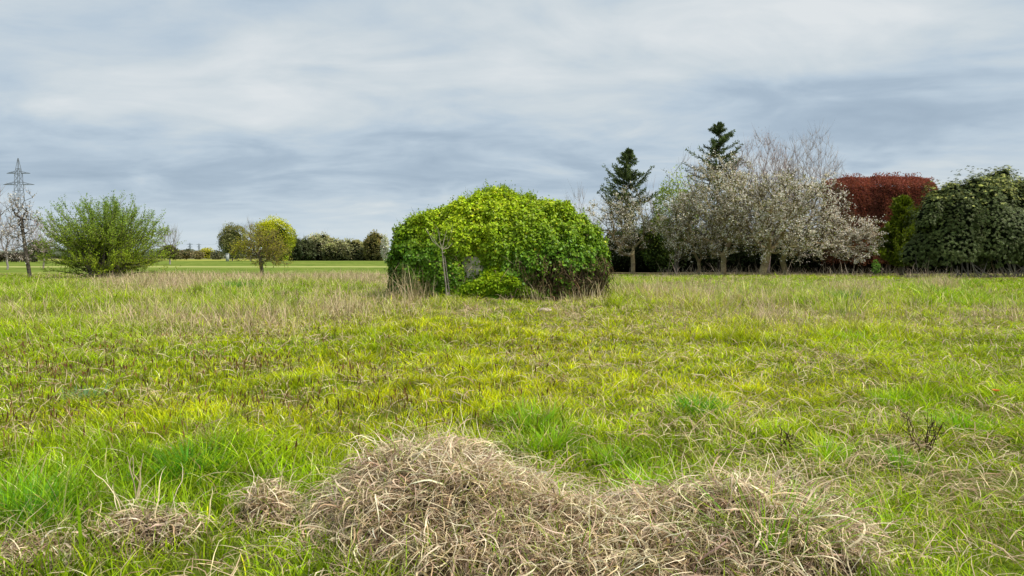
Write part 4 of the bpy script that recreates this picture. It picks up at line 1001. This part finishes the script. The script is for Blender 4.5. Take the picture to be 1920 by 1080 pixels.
# ------------------------------------------------------------------ right: blossom, conifers, hedge, red shrubs
bare_tree(1080, 95, 352, 470, 28, 'bare thin-stemmed tree just behind the right shoulder of the ivy mound', 181, 60, .1, (.28, .25, .24), 1.2, 1.6, 3, tw=.035)
conifer(1168, 84, 285, 478, 84, 'left of two dark conifers, the shorter one', 182, lean=.6)
conifer(1345, 88, 236, 450, 100, 'right of two dark conifers, the taller one behind the blossom', 183)
bare_tree(1215, 92, 330, 470, 24, 'bare stems standing right of the shorter conifer', 184, 50, .12, (.27, .23, .22), 1.2, 1.6, 3, tw=.03)
bare_tree(1290, 86, 282, 450, 40, 'bare twiggy tree left of the taller conifer', 185, 90, .15, (.30, .25, .22), 1.0, 1.6, 3, tw=.03)
bare_tree(1440, 74, 240, 470, 68, 'tall bare tree with upright twigs, left of the two tallest bare trees', 186, 720, .20, (.33, .26, .23), .5, 1.15, 5, tw=.020, buds=1, cx=1430)
bare_tree(1515, 78, 236, 470, 66, 'tall bare tree with wide twig crown, right of the two tallest bare trees', 187, 720, .20, (.35, .30, .27), .5, 1.2, 5, tw=.020)
leafy_tree('leafy_tree', 1268, 66, 322, 470, 44, (.13, .20, .03), 'green leafy tree between the two conifers behind the blossom', 188, 5200, .20, top_col=(.30, .38, .06), core_k=False, sprays=300)
leafy_tree('leafy_tree', 1235, 74, 400, 515, 38, (.05, .085, .02), 'dark yellow-green evergreen behind the left blossom tree', 189, 6000, .22, top_col=(.15, .19, .015), core=.8)
blossom_tree(1186, 514, 68, 1166, 360, 484, 62, 'smallest blossom tree, standing apart beside the ivy mound', 191, 260, .17, 7, trunk_top=478, leafk=.35)
blossom_tree(1310, 517, 64, 1302, 352, 496, 72, 'left blossom tree of the main cluster, on a thin trunk', 192, 330, .12, 9, trunk_top=490)
blossom_tree(1356, 518, 61, 1352, 300, 488, 92, 'tall blossom tree second from the left of the main cluster', 193, 480, .2, 9, trunk_top=478)
blossom_tree(1428, 520, 58.5, 1448, 320, 492, 104, 'widest blossom tree with a stout leaning trunk in the cluster middle', 194, 540, .26, 9, trunk_top=470, lean=.5)
blossom_tree(1474, 516, 62, 1520, 332, 494, 86, 'rightmost blossom tree leaning in front of the red hedge', 195, 330, extra=((1590, 448, 52, 44, 130),), r_base=.2, petals=9, trunk_top=488, lean=-.35, leafk=.15)

def hedge_mass(name, label, x0, x1, d, top, seed, col, topc, n, leaf, cat='hedge', ripple=.10, dep=1.6, core_col=(.02, .015, .01), mat=None, peaks=None, under=.9):
    """clipped or free-standing hedge: wall of foliage with an uneven crest"""
    rng = rng_(seed); xa, xb = X(x0, d), X(x1, d); ht = Z(top, d); t = thing(name, ((xa + xb) / 2, d, 0), label, cat); b = Buf()
    def crest(x): 
        c = ht * (1 - ripple + ripple * 2 * (noise2(x * .55, x * 0 + 2, seed, 3) - .2))
        e = np.minimum(np.clip((x - xa) / .9, 0, 1), np.clip((xb - x) / .9, 0, 1)); return c * (.86 + .14 * np.sqrt(e))
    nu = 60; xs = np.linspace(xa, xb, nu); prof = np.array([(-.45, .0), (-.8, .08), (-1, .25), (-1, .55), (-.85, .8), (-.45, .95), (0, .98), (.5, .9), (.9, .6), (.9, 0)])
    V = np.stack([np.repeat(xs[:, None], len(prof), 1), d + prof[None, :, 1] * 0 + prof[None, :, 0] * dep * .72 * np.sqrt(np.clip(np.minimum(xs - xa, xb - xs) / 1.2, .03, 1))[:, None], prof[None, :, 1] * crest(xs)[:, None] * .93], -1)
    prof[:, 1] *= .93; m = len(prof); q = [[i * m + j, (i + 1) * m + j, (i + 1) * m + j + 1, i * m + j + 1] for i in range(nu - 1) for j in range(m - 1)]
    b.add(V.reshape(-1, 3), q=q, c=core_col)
    x = rng.uniform(xa, xb, n); u = rng.uniform(0, 1, n) ** .8; ang = u * 2.3                      # front face, over the crest
    s = np.clip(u / .66, 0, 1); z = crest(x) * np.where(u < .66, .1 + .8 * s, .9 + .1 * np.sin((u - .66) / .34 * np.pi / 2 * 1.2)); lum = noise2(x * .9, z * .9, seed + 3, 3)
    e = np.sqrt(np.clip(np.minimum(x - xa, xb - x) / 1.2, .03, 1))
    yy = d + dep * e * np.where(u < .66, -1 - .0 * s, -1 + 1.8 * (u - .66) / .34) + (lum - .5) * 1.0
    nor = np.stack([(noise2(x * .9 + .1, z * .9, seed + 3, 3) - lum) * 8, np.where(u < .66, -1, -.4), np.where(u < .66, .25, 1)], 1)
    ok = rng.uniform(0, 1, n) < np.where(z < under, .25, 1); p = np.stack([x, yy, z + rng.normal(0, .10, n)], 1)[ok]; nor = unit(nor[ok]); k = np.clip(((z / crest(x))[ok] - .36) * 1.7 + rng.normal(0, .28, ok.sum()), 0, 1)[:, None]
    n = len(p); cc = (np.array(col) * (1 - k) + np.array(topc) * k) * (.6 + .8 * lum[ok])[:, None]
    leaves(b, rng, p, nor * .5 + rng.normal(0, .6, (n, 3)) + np.array([0, 0, .2]), nor + rng.normal(0, .5, (n, 3)), leaf * rng.uniform(.6, 1.3, n), leaf * .55 * rng.uniform(.6, 1.3, n), jit(rng, cc, n, .2, .06))
    if peaks:
        for pk in peaks:
            xx = X(pk, d); zz = float(crest(np.array([xx]))[0]); mth = 120
            pp = np.stack([xx + rng.normal(0, .22, mth), d + rng.normal(0, .3, mth), zz + rng.uniform(-.2, .5, mth)], 1); rleaf(b, rng, pp, leaf, leaf * .5, jit(rng, topc, mth, .2, .05), -1)
    b.build('foliage', mat or M_LEAF, t)
    bs = Buf()
    for j in range(14):
        xx = rng.uniform(xa + .4, xb - .4); path_tube(bs, [(xx, d - dep * .6, -.05), (xx + rng.normal(0, .1), d - dep * .6, .8), (xx + rng.normal(0, .3), d - dep * .4, 2.0)], [.05, .04, .025], BARK, 6)
    bs.build('stems', M_BARK, t)
hedge_mass('hedge', 'dark shaded hedge closing the gap behind the blossom tree trunks', 1135, 1640, 76, 432, 201, (.035, .05, .02), (.05, .075, .025), 26000, .22, core_col=(.010, .012, .006), under=1.2)  # shade beneath the trees painted into near-black leaf and core colours
hedge_mass('hedge', 'added black-green hedge with deep shade painted in behind the huge evergreen shrub', 1625, 2080, 72, 410, 205, (.03, .042, .018), (.045, .065, .022), 14000, .24, core_col=(.010, .012, .006), under=1.2)  # added as a dark backdrop, shade painted into its colours
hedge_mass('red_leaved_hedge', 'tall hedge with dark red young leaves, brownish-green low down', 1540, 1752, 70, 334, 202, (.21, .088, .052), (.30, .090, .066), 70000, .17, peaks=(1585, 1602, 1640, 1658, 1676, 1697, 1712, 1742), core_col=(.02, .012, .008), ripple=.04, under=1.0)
conifer(1690, 62, 374, 518, 56, 'olive-green feathery young yew between the red hedge and the dark shrub', 203, (.13, .17, .014), 260, group=None)

def rhododendron():
    rng = rng_(204); d = 53; t = thing('evergreen_shrub', (X(1830, d), d, 0), 'huge dark evergreen shrub with glossy drooping leaf whorls at the right edge', 'shrub'); b = Buf()
    lobes = [((1775, 430), 68, 88), ((1850, 420), 88, 98), ((1930, 430), 80, 96), ((1745, 470), 44, 50), ((1870, 375), 52, 52), ((1800, 375), 36, 36), ((2010, 440), 80, 90), ((1905, 470), 90, 50), ((1810, 480), 70, 40)]
    for j in range(26):
        (bx, by), brx, brz = lobes[rng.integers(9)]; aa = rng.uniform(-.3, math.pi + .3); lobes.append(((bx + math.cos(aa) * brx * .82, by - math.sin(aa) * brz * .66), rng.uniform(17, 30), rng.uniform(16, 28)))
    allp, alln, allk = [], [], []
    for i, ((px, py), rx, rz) in enumerate(lobes):
        c = np.array([X(px, d), d + rng.uniform(-.4, .4) - (.9 if i > 8 else 0) * rng.uniform(0, 1.6), Z(py, d)]); r = np.array([rx, (rx + rz) * .45, rz]) * d / F
        blob(b, c, r * .74, (.010, .014, .007), .25, 300 + i, zmin=.3)  # dark core added to block light, shows as shaded gaps
        m = int(1700 * rx * rz / 3600); dd = rng.normal(0, 1, (m, 3)); dd[:, 1] -= .4; dd = unit(dd); k = 1 + .28 * (2 * noise3(dd[:, 0] * 2.4 + 9, dd[:, 1] * 2.4 + 5, dd[:, 2] * 2.4 + 3, 300 + i) - 1)
        allp.append(c + dd * r * (k * rng.uniform(.84, 1.03, m))[:, None]); alln.append(dd)
    p = np.concatenate(allp); nn = np.concatenate(alln)
    ok = p[:, 2] > .7 + .6 * noise2(p[:, 0] * .8, p[:, 0] * 0, 8, 2); p, nn = p[ok], nn[ok]; m = len(p); R = 9
    P = np.repeat(p, R, 0); a = np.tile(np.linspace(0, 2 * np.pi, R, endpoint=False), m) + np.repeat(rng.uniform(0, 6, m), R)
    axis = unit(nn + np.array([0, 0, .7])); u = unit(np.cross(axis, np.array([.3, .2, 1]))); v = np.cross(axis, u)
    n = len(P); axd = np.repeat(u, R, 0) * np.cos(a)[:, None] + np.repeat(v, R, 0) * np.sin(a)[:, None] + np.repeat(axis, R, 0) * rng.uniform(-.5, .35, (n, 1))
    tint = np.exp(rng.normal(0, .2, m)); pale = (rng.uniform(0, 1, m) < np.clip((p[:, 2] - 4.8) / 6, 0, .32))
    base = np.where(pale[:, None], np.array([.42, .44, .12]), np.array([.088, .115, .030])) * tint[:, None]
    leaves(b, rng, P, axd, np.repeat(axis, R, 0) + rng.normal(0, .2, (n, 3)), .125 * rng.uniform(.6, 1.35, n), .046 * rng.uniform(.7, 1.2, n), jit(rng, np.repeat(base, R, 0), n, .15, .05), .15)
    b.build('foliage', M_GLOSS, t)
    bs = Buf()
    for j in range(26):
        x0 = X(rng.uniform(1740, 1960), d); x1 = x0 + rng.normal(0, .8); path_tube(bs, [(x0, d - 1.8, -.05), ((x0 + x1) / 2, d - 1.6, .6), (x1, d - 1.3, 1.6)], [.05, .045, .03], (.17, .15, .13), 6)
    bs.build('stems', M_BARK, t)
rhododendron()

def brush():
    """dead twigs and leaf litter along the foot of the hedge"""
    rng = rng_(210); b = Buf(); n = 1500
    px = rng.uniform(1240, 1915, n); d = np.where(px > 1690, rng.uniform(50, 52, n), rng.uniform(58, 67, n)); x = X(px, d)
    c = jit(rng, np.where(rng.uniform(0, 1, (n, 1)) < .6, np.array([.22, .18, .14]), np.array([.36, .30, .22])), n, .25, .04)
    strands(b, rng, np.stack([x, d, gz(x, d)], 1), rng.uniform(.3, 1.9, n) * np.where(rng.uniform(0, 1, n) < .2, 1, .5), np.full(n, .026), rng.uniform(.5, 1.5, n), rng.uniform(.2, 1.5, n), c, c, 5, .5)
    tag(b.build('brushwood', M_BARK), 'dead twigs and dry stems littering the foot of the right hedge', 'brushwood', kind='stuff')
brush()
leafy_tree('seedling_bush', 1642, 57, 489, 514, 8, (.16, .28, .05), 'tiny bright green seedling at the foot of the red hedge', 211, 420, .13, core_k=False, trunk_r=.02, cat='bush', nblob=8)
print('script done', round(time.time() - T0, 1))
